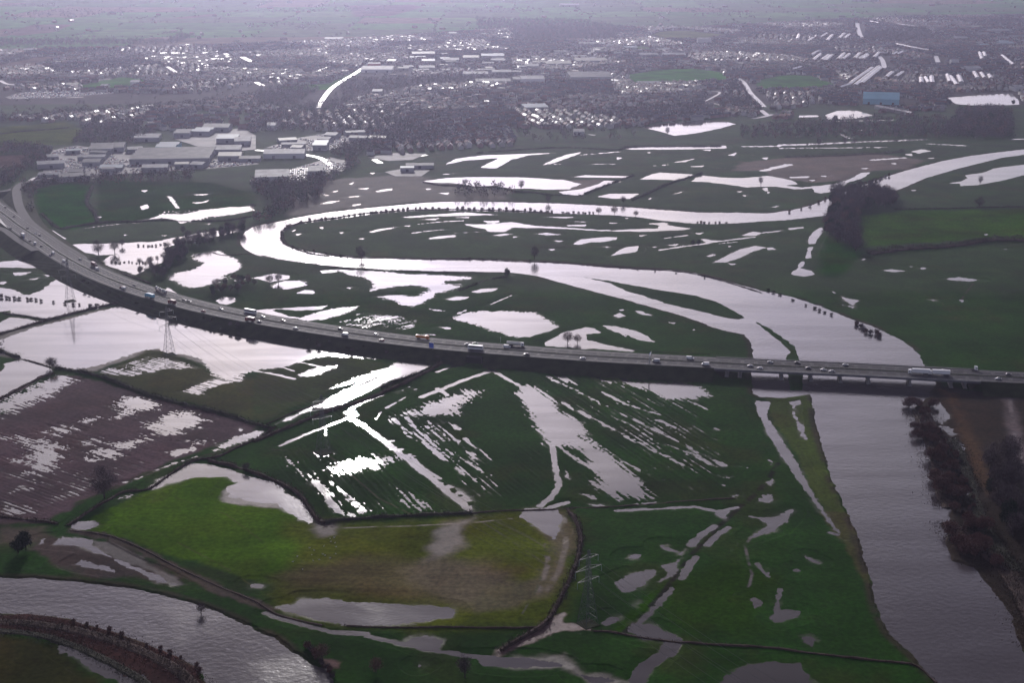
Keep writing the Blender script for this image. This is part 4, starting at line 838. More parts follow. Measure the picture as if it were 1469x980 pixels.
0 and grove(T(0,1,'200,60 600,40 1100,25 1500,0 1868,0 1800,60 1700,150 1600,180 1450,130 1100,60 600,75 400,80'), 17, TREES[:3], .6, .9, 'bare tree in the woodland strip between the works and the flooded pasture', 'trees of the woodland strip', 60)
print('TREECOUNT', ntree, cnt, ntree + sum(cnt.values()))
# willows and shrubs
plants = 0
for u, v, s in [(*T1(3,2,815,375), 1.0), (*T1(3,2,860,372), .75), (*T1(3,2,950,375), .8), (*T1(3,2,850,510), .8), (*T1(3,2,865,555), .85), (*T1(3,2,945,680), 1.05), (*T1(3,2,990,690), .9), (*T1(3,2,1000,640), .8), (*T1(3,2,960,800), .95),
                (*T1(3,2,990,860), 1.1), (*T1(3,2,1040,820), 1.0), (*T1(3,2,1080,900), .9), (*T1(3,3,1050,130), .95), (*T1(3,3,1100,210), 1.0), (*T1(3,3,1150,250), 1.1), (*T1(3,3,1230,220), 1.0), (*T1(3,3,1240,110), 1.0), (*T1(3,2,900,420), .7), (*T1(3,2,930,520), .8), (*T1(3,2,960,590), .8), (*T1(3,2,1060,740), .9)]:
    plant(WIL, u, v, s, 'round reddish bushy willow at the water edge on the right below the bridge', 'willows at the water edge'); plants += 1
plants += grove(T(3,2,'870,420 1000,520 1120,700 1180,900 1240,1130 1330,1300 1500,1500 1350,1330 1150,1250 1080,1000 1000,850 960,640 880,520'), 7, [WIL, SHR[0], SHR[2], SHR[2]], .55, .9, 'dark reddish scrub bush on the marshy right-hand bank', 'scrub bushes on the right-hand bank', 70)
def arc(s, c=1, r=1): return T(c, r, s)
a1 = along(arc('160,340 230,310 300,290 450,275 620,248 720,238 870,224 980,222 1060,220 1150,222 1300,222 1468,228 1600,235 1700,240'), 7, SHR, .7, 1.05, 'bare shrub in the row along the near bank of the upper river arm', 'shrubs along the upper river arm', 2, .0)
a2 = along(arc('150,360 155,410 240,450 330,470 480,492 560,500'), 13, SHR, .5, .8, 'bare shrub on the inside bank of the river bend', 'shrubs on the inside of the bend', 2, .2)
a3 = along(T(2,1,'290,242 330,248 390,246 430,245 470,246'), 12, SHR, .6, .9, 'bare shrub on the near bank left of the riverside tree', 'shrubs by the riverside tree', 2)
a4 = along(T(0,1,'-100,725 0,728 60,735 110,738'), 9, SHR, .7, 1.0, 'dark bush standing in the flooded hedge line at the left', 'bushes of the flooded hedge line', 1)
a4 += along(T(0,1,'150,742 200,745 270,755 330,762 420,770 480,775 550,775'), 12, SHR, .6, .95, 'dark bush standing in the flooded hedge line at the left', 'bushes of the flooded hedge line', 1, .1)
a5 = along(T(0,1,'640,525 690,530 740,525 780,532 815,530'), 12, SHR[:2], .4, .7, 'small bush poking out of the flood below the pair of round trees', 'small bushes in the flood below the round trees', 1)
a5 += along(T(0,1,'790,432 850,434 900,432 950,420'), 11, SHR[:2], .5, .8, 'small bush on the far side of the flood right of the round trees', 'small bushes across the flood', 1)
a6 = along(T(1,1,'1010,505 1150,507 1300,508 1468,517 1700,527 1900,540 2100,560 2300,580 2500,600 2640,630'), 26, SHR[:2], .35, .65, 'small bush on the far bank of the middle river arm', 'small bushes on the far bank of the middle arm', 2, .2)
a7 = along(T(2,1,'1060,300 1110,300 1160,302 1230,300'), 14, SHR, .6, .8, 'bush on the near bank right of the river island', 'bushes on the near bank of the upper arm', 2)
a8 = along(T(3,1,'540,85 590,70 640,50 690,30'), 10, SHR, .7, 1.1, 'dark bush on the spit along the river beside the hook-shaped wood', 'bushes on the river spit', 2)
a8 += along(T(3,1,'130,235 250,205 340,165 370,150'), 22, SHR, .6, 1.0, 'dark bush on the far bank just left of the hook-shaped wood', 'bushes left of the wood', 2)
a9 = along(T(3,1,'500,880 540,900 570,930 620,940 650,960'), 8, [SHR[2], SHR[0]], .8, 1.2, 'dark bush overhanging the river above the bridge on the right', 'bushes at the river above the bridge', 1.5)
a9 += along(T(3,1,'10,690 70,715 220,775 300,805 370,830'), 24, SHR[:2], .5, .8, 'small bush on the right bank of the broad river', 'small bushes on the broad river bank', 1)
a10 = along(T(1,3,'300,790 330,830 370,870 400,900 440,950'), 6, [SHR[2], SHR[0]], .6, 1.0, 'reddish bush on the river bank near the bottom edge', 'bushes at the bottom river bank', 1)
a11 = along(T(0,3,'440,640 560,670 700,715 850,765 980,820 1090,870 1150,920'), 9, [SHR[2]], .35, .7, 'low reddish bush on the edge of the brown bank of the lower river', 'low bushes on the brown bank', 1.2, .1)
print('SHRUBS', a1, a2, a3, a4, a5, a6, a7, a8, a9, a10, a11, plants)
# shrubs on the motorway bank
k = 0
for i in range(len(MW)):
    u = mu[i]
    if not (150 < u < 665) : continue
    for q in range(2):
        if random.random() < .5: continue
        off = random.uniform(3, 15); x, y = MW[i] - MN[i] * (HW + off) * (1 if MN[i][1] > 0 else -1); x += random.uniform(-5, 5)
        z = ZR * (1 - off / 17) - .2
        place(random.choice(SHR[:2]), (x, y, max(z, 0)), random.uniform(0, 6), random.uniform(.5, .95), 'dark shrub on the near slope of the motorway embankment', 'shrubs on the motorway embankment'); k += 1
print('BANKSHRUBS', k)

# hedges: each hedge line is one thing
def hedge(px, wd, h, m, label, gap=.0, dens=7, name='hedge'):
    L = smooth_line(W([p[0] for p in px], [p[1] for p in px]), 2.5); g = np.random.default_rng(len(px) * 7 + int(px[0][0]) % 97)
    d, n = frame(L); z0 = np.maximum(gz_np(L[:, 0], L[:, 1]), -.1)
    keep = (fbm(L[:, 0] / 14, L[:, 1] / 14, 2, 4) > -1 + gap * 1.6)
    hh = h * (.75 + .4 * fbm(L[:, 0] / 9, L[:, 1] / 9, 3, 8)) * np.where(keep, 1, .25); org = np.array([*L[0], 0])
    K = max(3, int(dens * 2.5)); K = int(K * (3.5 if wd > 8 else 1)); N_ = len(L) * K; i = np.repeat(np.arange(len(L)), K)
    t = g.normal(size=N_) * .28; a = g.uniform(-1.4, 1.4, N_); zz = g.random(N_) ** .8
    P = np.column_stack([L[i] + n[i] * (t * wd)[:, None] + d[i] * a[:, None], z0[i] + hh[i] * zz])
    ok = keep[i] | (g.random(N_) < .35); P = P[ok]; q = len(P)
    dv = g.normal(size=(q, 3)) * .6; dv[:, 2] += .7; dv /= np.linalg.norm(dv, axis=1)[:, None]; ll = g.uniform(.4, 1.0, (q, 1)) * min(1, h / 2.5)
    wv = np.cross(dv, g.normal(size=(q, 3))); wv /= np.linalg.norm(wv, axis=1)[:, None] + 1e-9; wv *= g.uniform(.08, .26, (q, 1)) * min(1, h / 2)
    V = np.stack([P - dv * ll - wv, P - dv * ll + wv, P + dv * ll + wv * .5, P + dv * ll - wv * .5], 1).reshape(-1, 3); Fq = np.arange(4 * q).reshape(q, 4)
    # the woody heart of the hedge
    w2 = wd * .3; hz_ = .62 if wd < 8 else .3
    pr = [strip(L, n, -w2, -w2 * .5, z0 - .3, z0 + hh * hz_), strip(L, n, -w2 * .5, w2 * .5, z0 + hh * hz_, z0 + hh * hz_), strip(L, n, w2 * .5, w2, z0 + hh * hz_, z0 - .3)]
    v2, f2 = join(pr); V = np.concatenate([V, v2]) - org; Fq = np.concatenate([Fq, f2 + 4 * q])
    o = link(name, mesh_np(name, V, Fq, m)); o.location = org; tag(o, label, 'hedge'); return o
HG, HB = M['hedge'], M['hedge_brown']
hs = [
 (T(0,1,'-100,955 0,940 200,880 350,840 500,800 600,778 700,760'), 5, 2.6, HB, 'dark hedge on a bank between the two sheets of flood water left of the motorway', .0),
 (T(0,1,'20,815 50,825 150,835 260,855 340,850'), 4, 1.8, HG, 'short dark hedge across the flood at the left edge', .0),
 (T(0,2,'-60,55 0,55 60,80 110,95'), 6, 3.6, HG, 'thick dark hedge end at the left edge above the ponded field', 0),
 (T(0,2,'110,95 200,122 290,150'), 1.6, 1.2, HB, 'thin brown hedge crossing the flood to the left', .2),
 (T(0,2,'320,155 480,185 600,215 720,262 850,310 1000,352 1180,395 1300,425 1468,480 1560,505'), 4.5, 3.4, HG, 'long bushy hedge between the brown ploughed field and the pylon field', .1),
 (T(0,2,'-60,355 0,328 80,290 150,250 240,210 310,185'), 2.6, 1.5, HB, 'thin low hedge between the pond and the flooded end of the brown field', 0),
 (T(1,2,'110,495 60,530 0,565 -118,618 -220,668 -360,688 -480,755 -620,850 -760,868 -860,925 -960,985 -1080,1060'), 3.4, 1.8, HB, 'winding dark hedge along the ditch between the brown field and the bright green field', .05),
 (T(0,2,'1200,690 1350,722 1468,762 1600,812 1720,885 1780,970 1830,1035 1870,1048'), 4.5, 2.8, HB, 'curved dark hedge round the flooded corner of the bright green field', .05),
 (T(1,3,'400,68 500,52 700,38 900,28 1100,18 1240,8'), 4, 3.0, HG, 'dark hedge along the top of the olive field', .1),
 (T(1,3,'1240,8 1468,-6 1700,-14 1790,-18'), 1.8, 1.1, HB, 'low thin hedge right of the dark hedge above the olive field', .3),
 (T(2,3,'320,-15 370,60 395,150 385,250 360,330 320,420 260,540 190,650 60,730 -60,800'), 4.5, 2.8, HB, 'curving dark hedge round the right end of the olive field', .0),
 (T(1,3,'520,655 700,664 900,668 1100,668 1468,674 1630,668'), 1.8, 1.3, HB, 'low straight dark hedge along the bottom of the olive field', .1),
 (T(1,2,'-10,580 200,492 400,412 580,352 720,300 860,238 1000,168 1095,112'), 5, 2.6, HB, 'dark bushy hedge along the bank right of the bright strip of flood', .0),
 (T(1,2,'60,478 240,400 420,335 560,270 700,205'), 1.6, 1.1, HB, 'low hedge along the left side of the bright strip of flood', .2),
 (T(1,2,'330,385 400,395 470,375'), 3, 2.6, HG, 'short clump of hedge beside the bright strip of flood', .1),
 (T(1,2,'720,270 800,235 900,200 1000,160'), 3, 3.0, HG, 'bushy hedge top right of the bright strip of flood', .05),
 (T(0,3,'-60,10 0,25 150,48 250,60 330,75'), 4, 2.0, HB, 'dark hedge running in from the left edge above the lower river', .05),
 (T(0,3,'400,108 600,135 800,210 1000,315 1250,430 1468,520 1580,585 1700,620 1850,655'), 2.4, .9, HB, 'low brown hedge between the green field and the lower river meadow', .1),
 (T(2,3,'470,690 560,692 720,718 950,748 1200,770 1468,785 1700,815 2000,850 2200,870 2320,890 2440,985'), 2.6, 1.3, HB, 'dark hedge along the ditch across the bottom right meadow', .0),
 (T(2,2,'320,962 600,950 850,932 1050,918 1290,902'), 2.0, .9, HB, 'low brown hedge below the furrowed flooded field', .2),
 (T(3,1,'585,482 680,470 800,455 1000,442 1150,425 1250,405 1400,402 1600,415'), 12, 6.5, HB, 'broad tall hedge belt below the green field at the right', .0),
 (T(3,1,'730,226 900,222 1000,220 1200,215 1468,210 1700,210'), 3, 2.2, HG, 'thin straight hedge above the green field at the right', .0),
 (T(2,1,'420,135 500,105 580,72 650,45 700,28'), 5, 3, HG, 'diagonal hedge right of the narrow flood north of the river', .1),
 (T(2,1,'690,172 780,135 850,100 920,72 1000,45 1090,18'), 5, 3.2, HG, 'diagonal hedge between two square floods north of the river', .05),
 (T(2,1,'0,125 120,128 200,140 300,142 410,146'), 5, 3, HG, 'dark hedge under the long pool north of the river', .0),
 (T(1,1,'960,68 1050,85 1130,88 1250,95 1380,100 1468,115'), 4, 2.4, HB, 'brown hedge along the near edge of the long pool', .1),
 (T(1,1,'430,482 560,500 750,502 1000,508 1250,508 1468,520 1718,526 1968,548 2168,562 2368,572 2518,592 2648,622 2900,700'), 3, 1.3, HB, 'rough dark hedge along the far bank of the middle river arm', .1),
 (T(1,1,'-260,465 -180,485 0,482 150,512 300,535 480,560 700,572 1000,584 1300,590'), 2.2, 1.0, HB, 'low dark hedge along the near bank of the middle river arm', .25),
 (T(3,0,'100,905 400,895 700,880 780,870'), 8, 4, HG, 'green hedge belt above the brown field north of the river', .05),
 (T(2,0,'-200,880 0,865 300,850 600,862 700,842 1200,838'), 5, 2.4, HG, 'long hedge below the town above the narrow floods', .1),
 (T(1,1,'0,262 -100,280 -200,290 -400,290 -600,285'), 4, 2.4, HG, 'hedge along the bottom of the pasture left of the river bend', .2),
 (T(0,1,'530,95 510,140 500,190 545,250 560,300'), 7, 3.5, HG, 'dark hedge dividing the bright green pasture from the next field', .05),
 (T(0,1,'240,250 330,330 420,325 600,300 800,292 950,285'), 6, 3, HG, 'dark hedge along the bottom of the bright green pasture', .15),
 (T(0,0,'-100,780 0,770 150,755 320,742 390,735'), 5, 2.4, HG, 'dark hedge across the olive field near the industrial estate', .1),
 (T(1,1,'1160,690 1250,660 1330,630 1440,612'), 4, 2.0, HG, 'dark diagonal hedge below the middle river arm', .3),
 (T(0,1,'380,430 450,470 560,530 650,575 760,612 860,650'), 4, 1.6, HB, 'brown hedge at the foot of the far motorway bank', .1),
 (T(3,2,'-820,35 -700,60 -500,70 -300,78'), 1, .5, HG, 'low verge hedge beside the gantry', .3),
]
hs += [
 (T(0,3,'-200,640 0,638 150,645 300,665 450,690 600,730 750,780 900,845 1020,915 1110,1000 1180,1100'), 14, 1.6, HB, 'wide belt of dark reddish scrub on the bank of the lower left river', .0),
 (T(0,3,'-200,690 0,690 200,712 400,760 560,830 700,900 840,990 900,1080'), 11, 1.5, HG, 'darker inner belt of scrub behind the reddish scrub at the bottom left', .0),
 (T(3,2,'880,400 930,520 990,680 1020,860 1060,960'), 22, 1.7, HB, 'wide scrub belt on the marshy bank right below the bridge', .0),
 (T(3,3,'1040,60 1150,180 1280,260 1400,380 1500,560 1600,800'), 22, 1.8, HB, 'wide dark scrub belt on the river bank at the bottom right', .0),
 (T(3,2,'1060,560 1150,760 1210,980 1300,1150 1430,1330'), 16, 1.6, HG, 'dark scrub belt behind the marsh on the right', .05),
 (F('-80,285 0,338 40,362 82,385 115,403 150,420 190,436 225,447 250,455 287,464 325,472 367,480 442,492 517,502 592,511 660,517'), 9, 3.0, HG, 'belt of dark scrub along the near slope of the motorway embankment', .1),
 (T(1,1,'150,345 160,410 240,452 330,478 420,490'), 4, 1.6, HB, 'scrub along the inside of the river bend', .0),
 (T(1,1,'160,340 230,310 300,292 450,272 620,246 720,238 870,226 980,224 1150,222 1468,230 1700,243'), 5, 1.8, HB, 'low scrub under the shrub row of the upper river arm', .0)]
for a in hs: hedge(a[0], a[1], a[2], a[3], a[4], a[5], 9 if a[2] > 1.5 else 6)

# ------------------------------------------------------------------ town
def inpoly(X, Y, px):
    P = W([p[0] for p in px], [p[1] for p in px]); return sd_poly(X, Y, P) < 0
TOWN = F('-300,74 0,74 300,66 470,60 760,40 1000,40 1300,24 1700,20 1700,158 1300,160 1200,168 1100,172 1060,166 930,180 880,196 700,212 620,216 520,224 440,195 300,190 200,186 110,178 0,172 -300,172')
holes = [T(3,0,'1000,535 1460,515 1480,650 1010,650'), T(3,0,'150,625 620,625 740,700 150,690'), T(2,0,'640,425 850,398 1040,390 1200,412 1275,465 1100,474 900,485 690,478'), T(3,0,'-60,455 100,428 250,430 410,490 330,515 -60,515'), T(2,0,'775,208 850,176 1000,170 1200,190 1310,198 1100,232 850,228'),
         T(2,0,'640,278 750,258 840,285 700,305'), T(0,0,'450,495 700,435 860,458 760,505 520,520'), T(0,0,'-300,745 380,695 480,740 480,810 400,836 -300,845'), T(0,0,'-200,380 0,370 200,325 375,315 200,380 0,398 -200,402'),
         T(1,0,'120,505 410,475 600,392 645,372 610,422 440,520 200,525'), T(2,0,'0,740 400,745 740,730 900,700 900,900 0,860'), T(3,0,'500,540 800,560 1000,620 300,640 100,660 0,690 0,640 300,600 500,610'), F('340,195 440,205 520,225 560,215 480,190 400,180'),
         T(2,0,'1280,440 1330,440 1480,620 1410,630'), T(1,0,'620,360 900,380 900,440 560,450'), T(0,0,'-300,570 0,520 1100,540 1468,490 1468,540 1100,610 600,650 0,690 -300,690'), T(3,0,'560,180 900,170 980,230 700,250 560,230'),
         T(1,0,'0,510 350,500 470,480 620,440 900,455 1468,420 1468,470 1000,500 620,560 440,640 330,660 0,600'), T(2,0,'0,100 400,130 640,150 600,230 0,240')]
dcell = 230.0
def districts(X, Y):
    bx, by = np.floor(X / dcell).astype(int), np.floor(Y / dcell).astype(int); best = np.full(X.shape, 1e12); bid = np.zeros(X.shape, int)
    for dx in (-1, 0, 1):
        for dy in (-1, 0, 1):
            cx, cy_ = bx + dx, by + dy; h1 = _val[(_perm[(cx + 900) & 4095] + cy_) & 4095]; h2 = _val[(_perm[(cx + 1900) & 4095] + cy_) & 4095]
            d = ((cx + h1) * dcell - X) ** 2 + ((cy_ + h2) * dcell - Y) ** 2; m = d < best; best = np.where(m, d, best); bid = np.where(m, (cx * 131 + cy_ * 7) & 4095, bid)
    return bid
HX = []; 
for a_id in range(9):                   # nine street directions; every district takes one of them
    ang = a_id / 9 * math.pi; ca_, sa_ = math.cos(ang), math.sin(ang)
    s = np.arange(-5600, 7600, 11.5); q = np.arange(-5600, 7600, 34.0); S, Q = np.meshgrid(s, q)
    Q = Q + 4 * fbm(S / 120, Q / 120, 2, a_id)
    for dq in (0, 15.0):
        X = (S * ca_ - (Q + dq) * sa_).ravel(); Y = (S * sa_ + (Q + dq) * ca_).ravel()
        m = (Y > 2000) & (Y < 6600) & (np.abs(X) < Y * .5); X, Y = X[m], Y[m]
        m = (districts(X, Y) % 9) == a_id; X, Y = X[m], Y[m]
        m = inpoly(X, Y, TOWN); X, Y = X[m], Y[m]
        HX.append(np.column_stack([X + rng.normal(size=len(X)) * 1.5, Y + rng.normal(size=len(X)) * 2, ang + rng.normal(size=len(X)) * .12]))
HX = np.concatenate(HX)
for h_ in holes: HX = HX[~inpoly(HX[:, 0], HX[:, 1], h_)]
dn = fbm(HX[:, 0] / 260, HX[:, 1] / 260, 3, 6)
did = districts(HX[:, 0], HX[:, 1])
keep = rng.random(len(HX)) < np.clip(.74 + .55 * dn, .12, .98); HX = HX[keep]; did = did[keep]
HX = HX[gz_np(HX[:, 0], HX[:, 1]) > .12]; print('HOUSES', len(HX))
# ---- large buildings: each a thing with walls, roof and doors
M['roof_white'] = mat('pale_sheet_roof', (.22, .22, .24), .6, (.08, .5), .35); M['roof_grey'] = mat('grey_sheet_roof', (.085, .088, .10), .6, (.08, .45), .3)
M['roof_blue'] = mat('blue_sheet_roof', (.20, .52, .64), .5, (.05, .1)); M['roof_cream'] = mat('cream_sheet_roof', (.30, .28, .20), .55, (.05, .15)); M['roof_pblue'] = mat('pale_blue_roof', (.18, .26, .31), .5, (.05, .1))
M['cladding'] = mat('wall_cladding', (.28, .28, .30), .6, (.1, .15)); M['clad_white'] = mat('white_cladding', (.60, .60, .60), .5); M['clad_red'] = mat('red_cladding', (.45, .04, .03), .5); M['clad_blue'] = mat('blue_cladding', (.20, .48, .60), .5); M['door_dark'] = mat('loading_door', (.05, .05, .06), .6)
roofc = dict(w='roof_white', g='roof_grey', b='roof_blue', c='roof_cream', p='roof_pblue')
BLD = []
def building(c, r, x, y, wpx, dep_m, h, rc, ang, label, wall='cladding', cat='warehouse'):
    u, v = T1(c, r, x, y); X, Y = pt(u, v); dist = Y * math.cos(PITCH) + CAM_H * math.sin(PITCH); wm = wpx / 4 / FPX * dist
    g = thing('warehouse' if cat == 'warehouse' else cat.replace(' ', '_'), (X, Y, gz(X, Y) - .2), R(ang), label, cat)
    MB().box((0, 0, h / 2), (wm, dep_m, h)).build('wall', M[wall], g)
    rb = MB(); nb = 1 if rc == 'b' else max(1, int(round(dep_m / 28))); bd = (dep_m + .8) / nb
    for k in range(nb):
        y0 = -dep_m / 2 - .4 + k * bd; a, b_ = -wm / 2 - .4, wm / 2 + .4; z = h + .02; ri = h + .02 + bd * (.17 if rc == 'b' else .10)
        rb.add([(a, y0, z), (b_, y0, z), (b_, y0 + bd / 2, ri), (a, y0 + bd / 2, ri), (a, y0 + bd, z), (b_, y0 + bd, z)], [(0, 1, 2, 3), (3, 2, 5, 4), (0, 3, 4), (1, 5, 2), (0, 4, 5, 1)])
    rb.build('roof', M[roofc[rc]], g)
    for k in range(max(1, int(wm / 22))):
        xx = -wm / 2 + (k + .5) * wm / max(1, int(wm / 22)); MB().box((xx, -dep_m / 2 - .05, 2.3), (4.2, .16, 4.4)).build('door', M['door_dark'], g)
    if 'small unit' in label: g['group'] = 'small industrial units'
    BLD.append((X, Y, wm, dep_m)); return g
for a in [
 (3,0,650,590,200,62,11,'b',-14,'large light blue roofed shed beside the river wood in front of the terraces','clad_blue'),
 (3,0,1070,372,42,20,13,'w',0,'tall white block among the terraces at the right','clad_white'), (3,0,1165,408,88,40,9,'w',6,'long white hall with rounded look below the tall white block','clad_white'),
 (3,0,1330,186,120,46,9,'w',2,'white roofed warehouse in the far right of the town'), (3,0,1360,262,80,40,9,'p',4,'pale blue roofed hall in the far right of the town'),
 (3,0,1100,230,76,40,8,'w',-3,'white roofed shed left of the far right warehouses'), (3,0,1428,520,52,34,9,'w',4,'white hall at the corner of the pale lake at the right','clad_white'),
 (3,0,1230,205,70,36,8,'g',3,'grey shed between two white sheds at the far right'), (3,0,1440,220,90,44,8,'g',-2,'grey warehouse at the right edge of the town'),
 (2,0,118,478,134,60,13,'w',2,'big white hall with pale walls in the middle of the town','clad_white'), (2,0,445,452,240,110,10,'g',3,'very large blue grey warehouse right of the big white hall'),
 (2,0,120,392,68,36,8,'w',0,'white shed behind the big white hall'), (2,0,260,376,150,60,8,'c',7,'cream roofed sheds in a row, left end'), (2,0,450,358,180,60,8,'c',5,'cream roofed sheds in a row, right end'),
 (2,0,1103,250,76,30,15,'w',0,'tall white office block beside the far olive field','clad_white'), (2,0,1275,257,104,34,6,'w',1,'long low white building right of the tall office block'),
 (2,0,785,324,100,44,7,'w',1,'white roofed works behind the green park'), (2,0,930,324,130,50,7,'w',-2,'long white roofed works behind the green park, right part'),
 (2,0,130,630,136,50,8,'p',8,'pale green blue hall on the near side of the town','cladding'), (2,0,785,486,130,34,5,'w',2,'white pavilion at the edge of the green park','clad_white'), (2,0,385,772,60,26,7,'w',0,'small white hall at the edge of the town meadow','clad_white'),
 (2,0,460,260,150,44,7,'w',0,'long white roofed factory in the far middle of the town'), (2,0,40,470,-60 if 0 else 70,40,8,'g',2,'dark grey shed left of the big white hall'),
 (1,0,700,408,180,70,8,'w',1,'white roofed supermarket at the top of the shining road','clad_white'), (1,0,680,385,70,20,10,'w',1,'red fronted store behind the white supermarket','clad_red'),
 (1,0,990,362,74,44,8,'p',4,'pale blue shed in the central estate'), (1,0,960,320,130,40,8,'c',8,'cream roofed shed at the back of the central estate'), (1,0,1120,356,92,44,8,'w',2,'white shed right of the pale blue shed in the central estate'),
 (1,0,1235,344,90,50,9,'c',0,'cream shed in the middle of the central estate'), (1,0,1360,334,130,50,9,'p',0,'long pale blue shed at the right of the central estate'), (1,0,980,402,90,34,8,'w',10,'white shed at the front of the central estate'),
 (1,0,1260,436,140,40,7,'w',4,'long white shed on the road right of the central estate'), (1,0,1410,425,110,36,7,'w',3,'white shed end to end with the long white shed'), (1,0,1360,478,200,40,7,'g',3,'long grey shed in front of the long white shed'),
 (1,0,450,230,106,34,6,'w',2,'long white building on the edge of the far fields'), (1,0,700,538,56,30,7,'w',1,'white roofed school in the dark houses'), (1,0,375,852,80,50,9,'p',2,'bluish shed in the crowded parking compound'),
 (1,0,168,900,232,40,8,'w',4,'long white roofed depot beside the parking compound','clad_white'), (1,0,95,742,50,30,9,'w',2,'small bright white shed behind the industrial estate','clad_white'),
 (0,0,850,804,140,44,7,'w',7,'white and cream roofed shed at the back of the left industrial estate'), (0,0,590,868,130,60,8,'g',12,'grey roofed shed in the left industrial estate, left of a pair'), (0,0,672,862,90,50,8,'g',10,'grey roofed shed in the left industrial estate, right of a pair'),
 (0,0,970,862,112,50,9,'p',1,'pale blue roofed hall in the left industrial estate','clad_blue'), (0,0,1000,912,440,110,9,'g',6,'huge dark grey roofed works in the left industrial estate'),
 (0,0,1170,770,104,44,8,'p',-3,'bluish shed behind the huge works'), (0,0,1055,780,90,44,8,'g',4,'grey shed behind the huge works'), (0,0,1250,748,150,40,8,'g',0,'long grey shed at the back of the estate'),
 (0,0,1310,812,120,44,8,'p',6,'blue grey shed between the works and the depot'), (0,0,1395,828,90,40,8,'w',8,'white shed left of the parking compound'), (0,0,1300,876,170,44,8,'w',8,'long white shed in front of the blue grey shed'), (0,0,1325,915,130,34,8,'c',4,'cream shed at the right end of the huge works'),
 (0,0,422,497,68,30,6,'c',3,'cream building beside the green sports field at the left'), (0,0,605,503,40,24,6,'w',2,'small white building in front of the green sports field','clad_white'), (0,0,780,486,50,28,8,'w',4,'white building at the right end of the sports field','clad_white'),
 (1,1,95,46,190,60,8,'w',9,'broad white roofed depot by the woodland corner','clad_white'), (1,1,350,20,100,40,8,'w',8,'white shed behind the depot by the woodland corner'), (1,0,1130,200,44,30,7,'w',0,'small white shed in the far fields, left one'), (1,0,1310,206,50,30,7,'w',3,'small white shed in the far fields, right one'),
 (3,0,560,5,140,50,9,'w',1,'white buildings on the far horizon edge at the right'), (2,0,330,35,110,40,8,'w',2,'white farm sheds in the far green fields'), (0,0,170,300,0 or 60,30,8,'w',2,'small white works beside the far brown field'),
]: building(*a)
# small units between the big sheds
for px, nn, lab in [(F('60,262 80,214 200,218 360,228 360,236 200,252'), 34, 'in the left industrial estate'), (T(1,0,'60,850 250,792 400,770 620,778 790,792 560,830 400,868 200,868'), 12, 'beside the crowded compound'), (F('560,84 600,76 740,78 850,84 850,94 740,110 640,104 560,108'), 34, 'in the central estate of the town'),
                    (F('780,62 900,62 990,76 1000,86 880,88 780,78'), 16, 'in the far central estate'), (F('1370,36 1469,34 1469,70 1380,66'), 18, 'in the far right estate'), (T(1,1,'740,10 900,-30 1000,-20 950,35 800,35'), 6, 'by the road below the town')]:
    for x, y in random.sample(scatter(px, 24, .4), min(nn, len(scatter(px, 24, .4)))):
        if any(abs(x - X) < w_ / 2 + 14 and abs(y - Y) < d_ / 2 + 14 for X, Y, w_, d_ in BLD): continue
        u_, v_ = PX(x, y); c_ = int(u_ // 367); r_ = int(v_ // 245); dist = y * math.cos(PITCH) + CAM_H * math.sin(PITCH); k = random.choice('wwggpcg')
        building(c_, r_, (u_ - 367 * c_) * 4, (v_ - 245 * r_) * 4, random.uniform(16, 42) * FPX / dist * 4, random.uniform(14, 30), random.uniform(5, 8), k, random.choice([-12, 4, 8, 20]), {'w': 'white', 'g': 'grey', 'p': 'pale blue', 'c': 'cream'}[k] + ' roofed small unit ' + lab)
        BLD_G = [o for o in (bpy.data.objects[-1],)] if False else None
for X, Y, wm, dm in BLD: HX = HX[(np.abs(HX[:, 0] - X) > wm / 2 + 9) | (np.abs(HX[:, 1] - Y) > dm / 2 + 12)]
# ---- streets, yards
def sheet(px, name, m, z):
    P = W([p[0] for p in px], [p[1] for p in px]); g = np.mean(P, 0); zz = float(np.max(gz_np(P[:, 0], P[:, 1]))) + z
    v = [(x, y, zz) for x, y in P]; me = bpy.data.meshes.new(name); me.from_pydata(v, [], [tuple(range(len(v)))]); me.materials.append(m); tag(link(name, me), kind='structure'); return P
yards = [F('55,262 75,216 110,209 190,220 250,228 360,230 372,236 300,243 180,250 100,262'), T(1,0,'60,850 250,792 400,770 620,778 790,792 560,830 400,868 200,868'), T(1,0,'210,972 430,905 530,925 505,985 400,990'), T(1,1,'-40,60 100,10 300,-20 430,-20 420,20 260,62 0,72'),
         T(1,0,'640,905 800,880 980,885 900,920 760,926'), T(0,0,'30,560 90,540 300,512 700,520 680,535 300,565 60,570'), T(0,0,'1000,760 1400,740 1468,780 1468,860 1250,880 1000,800'), T(1,1,'740,10 900,-20 1000,0 950,35 800,35')]
for i, y_ in enumerate(yards): sheet(y_, 'yard', M['yard'], .25 + .01 * i)
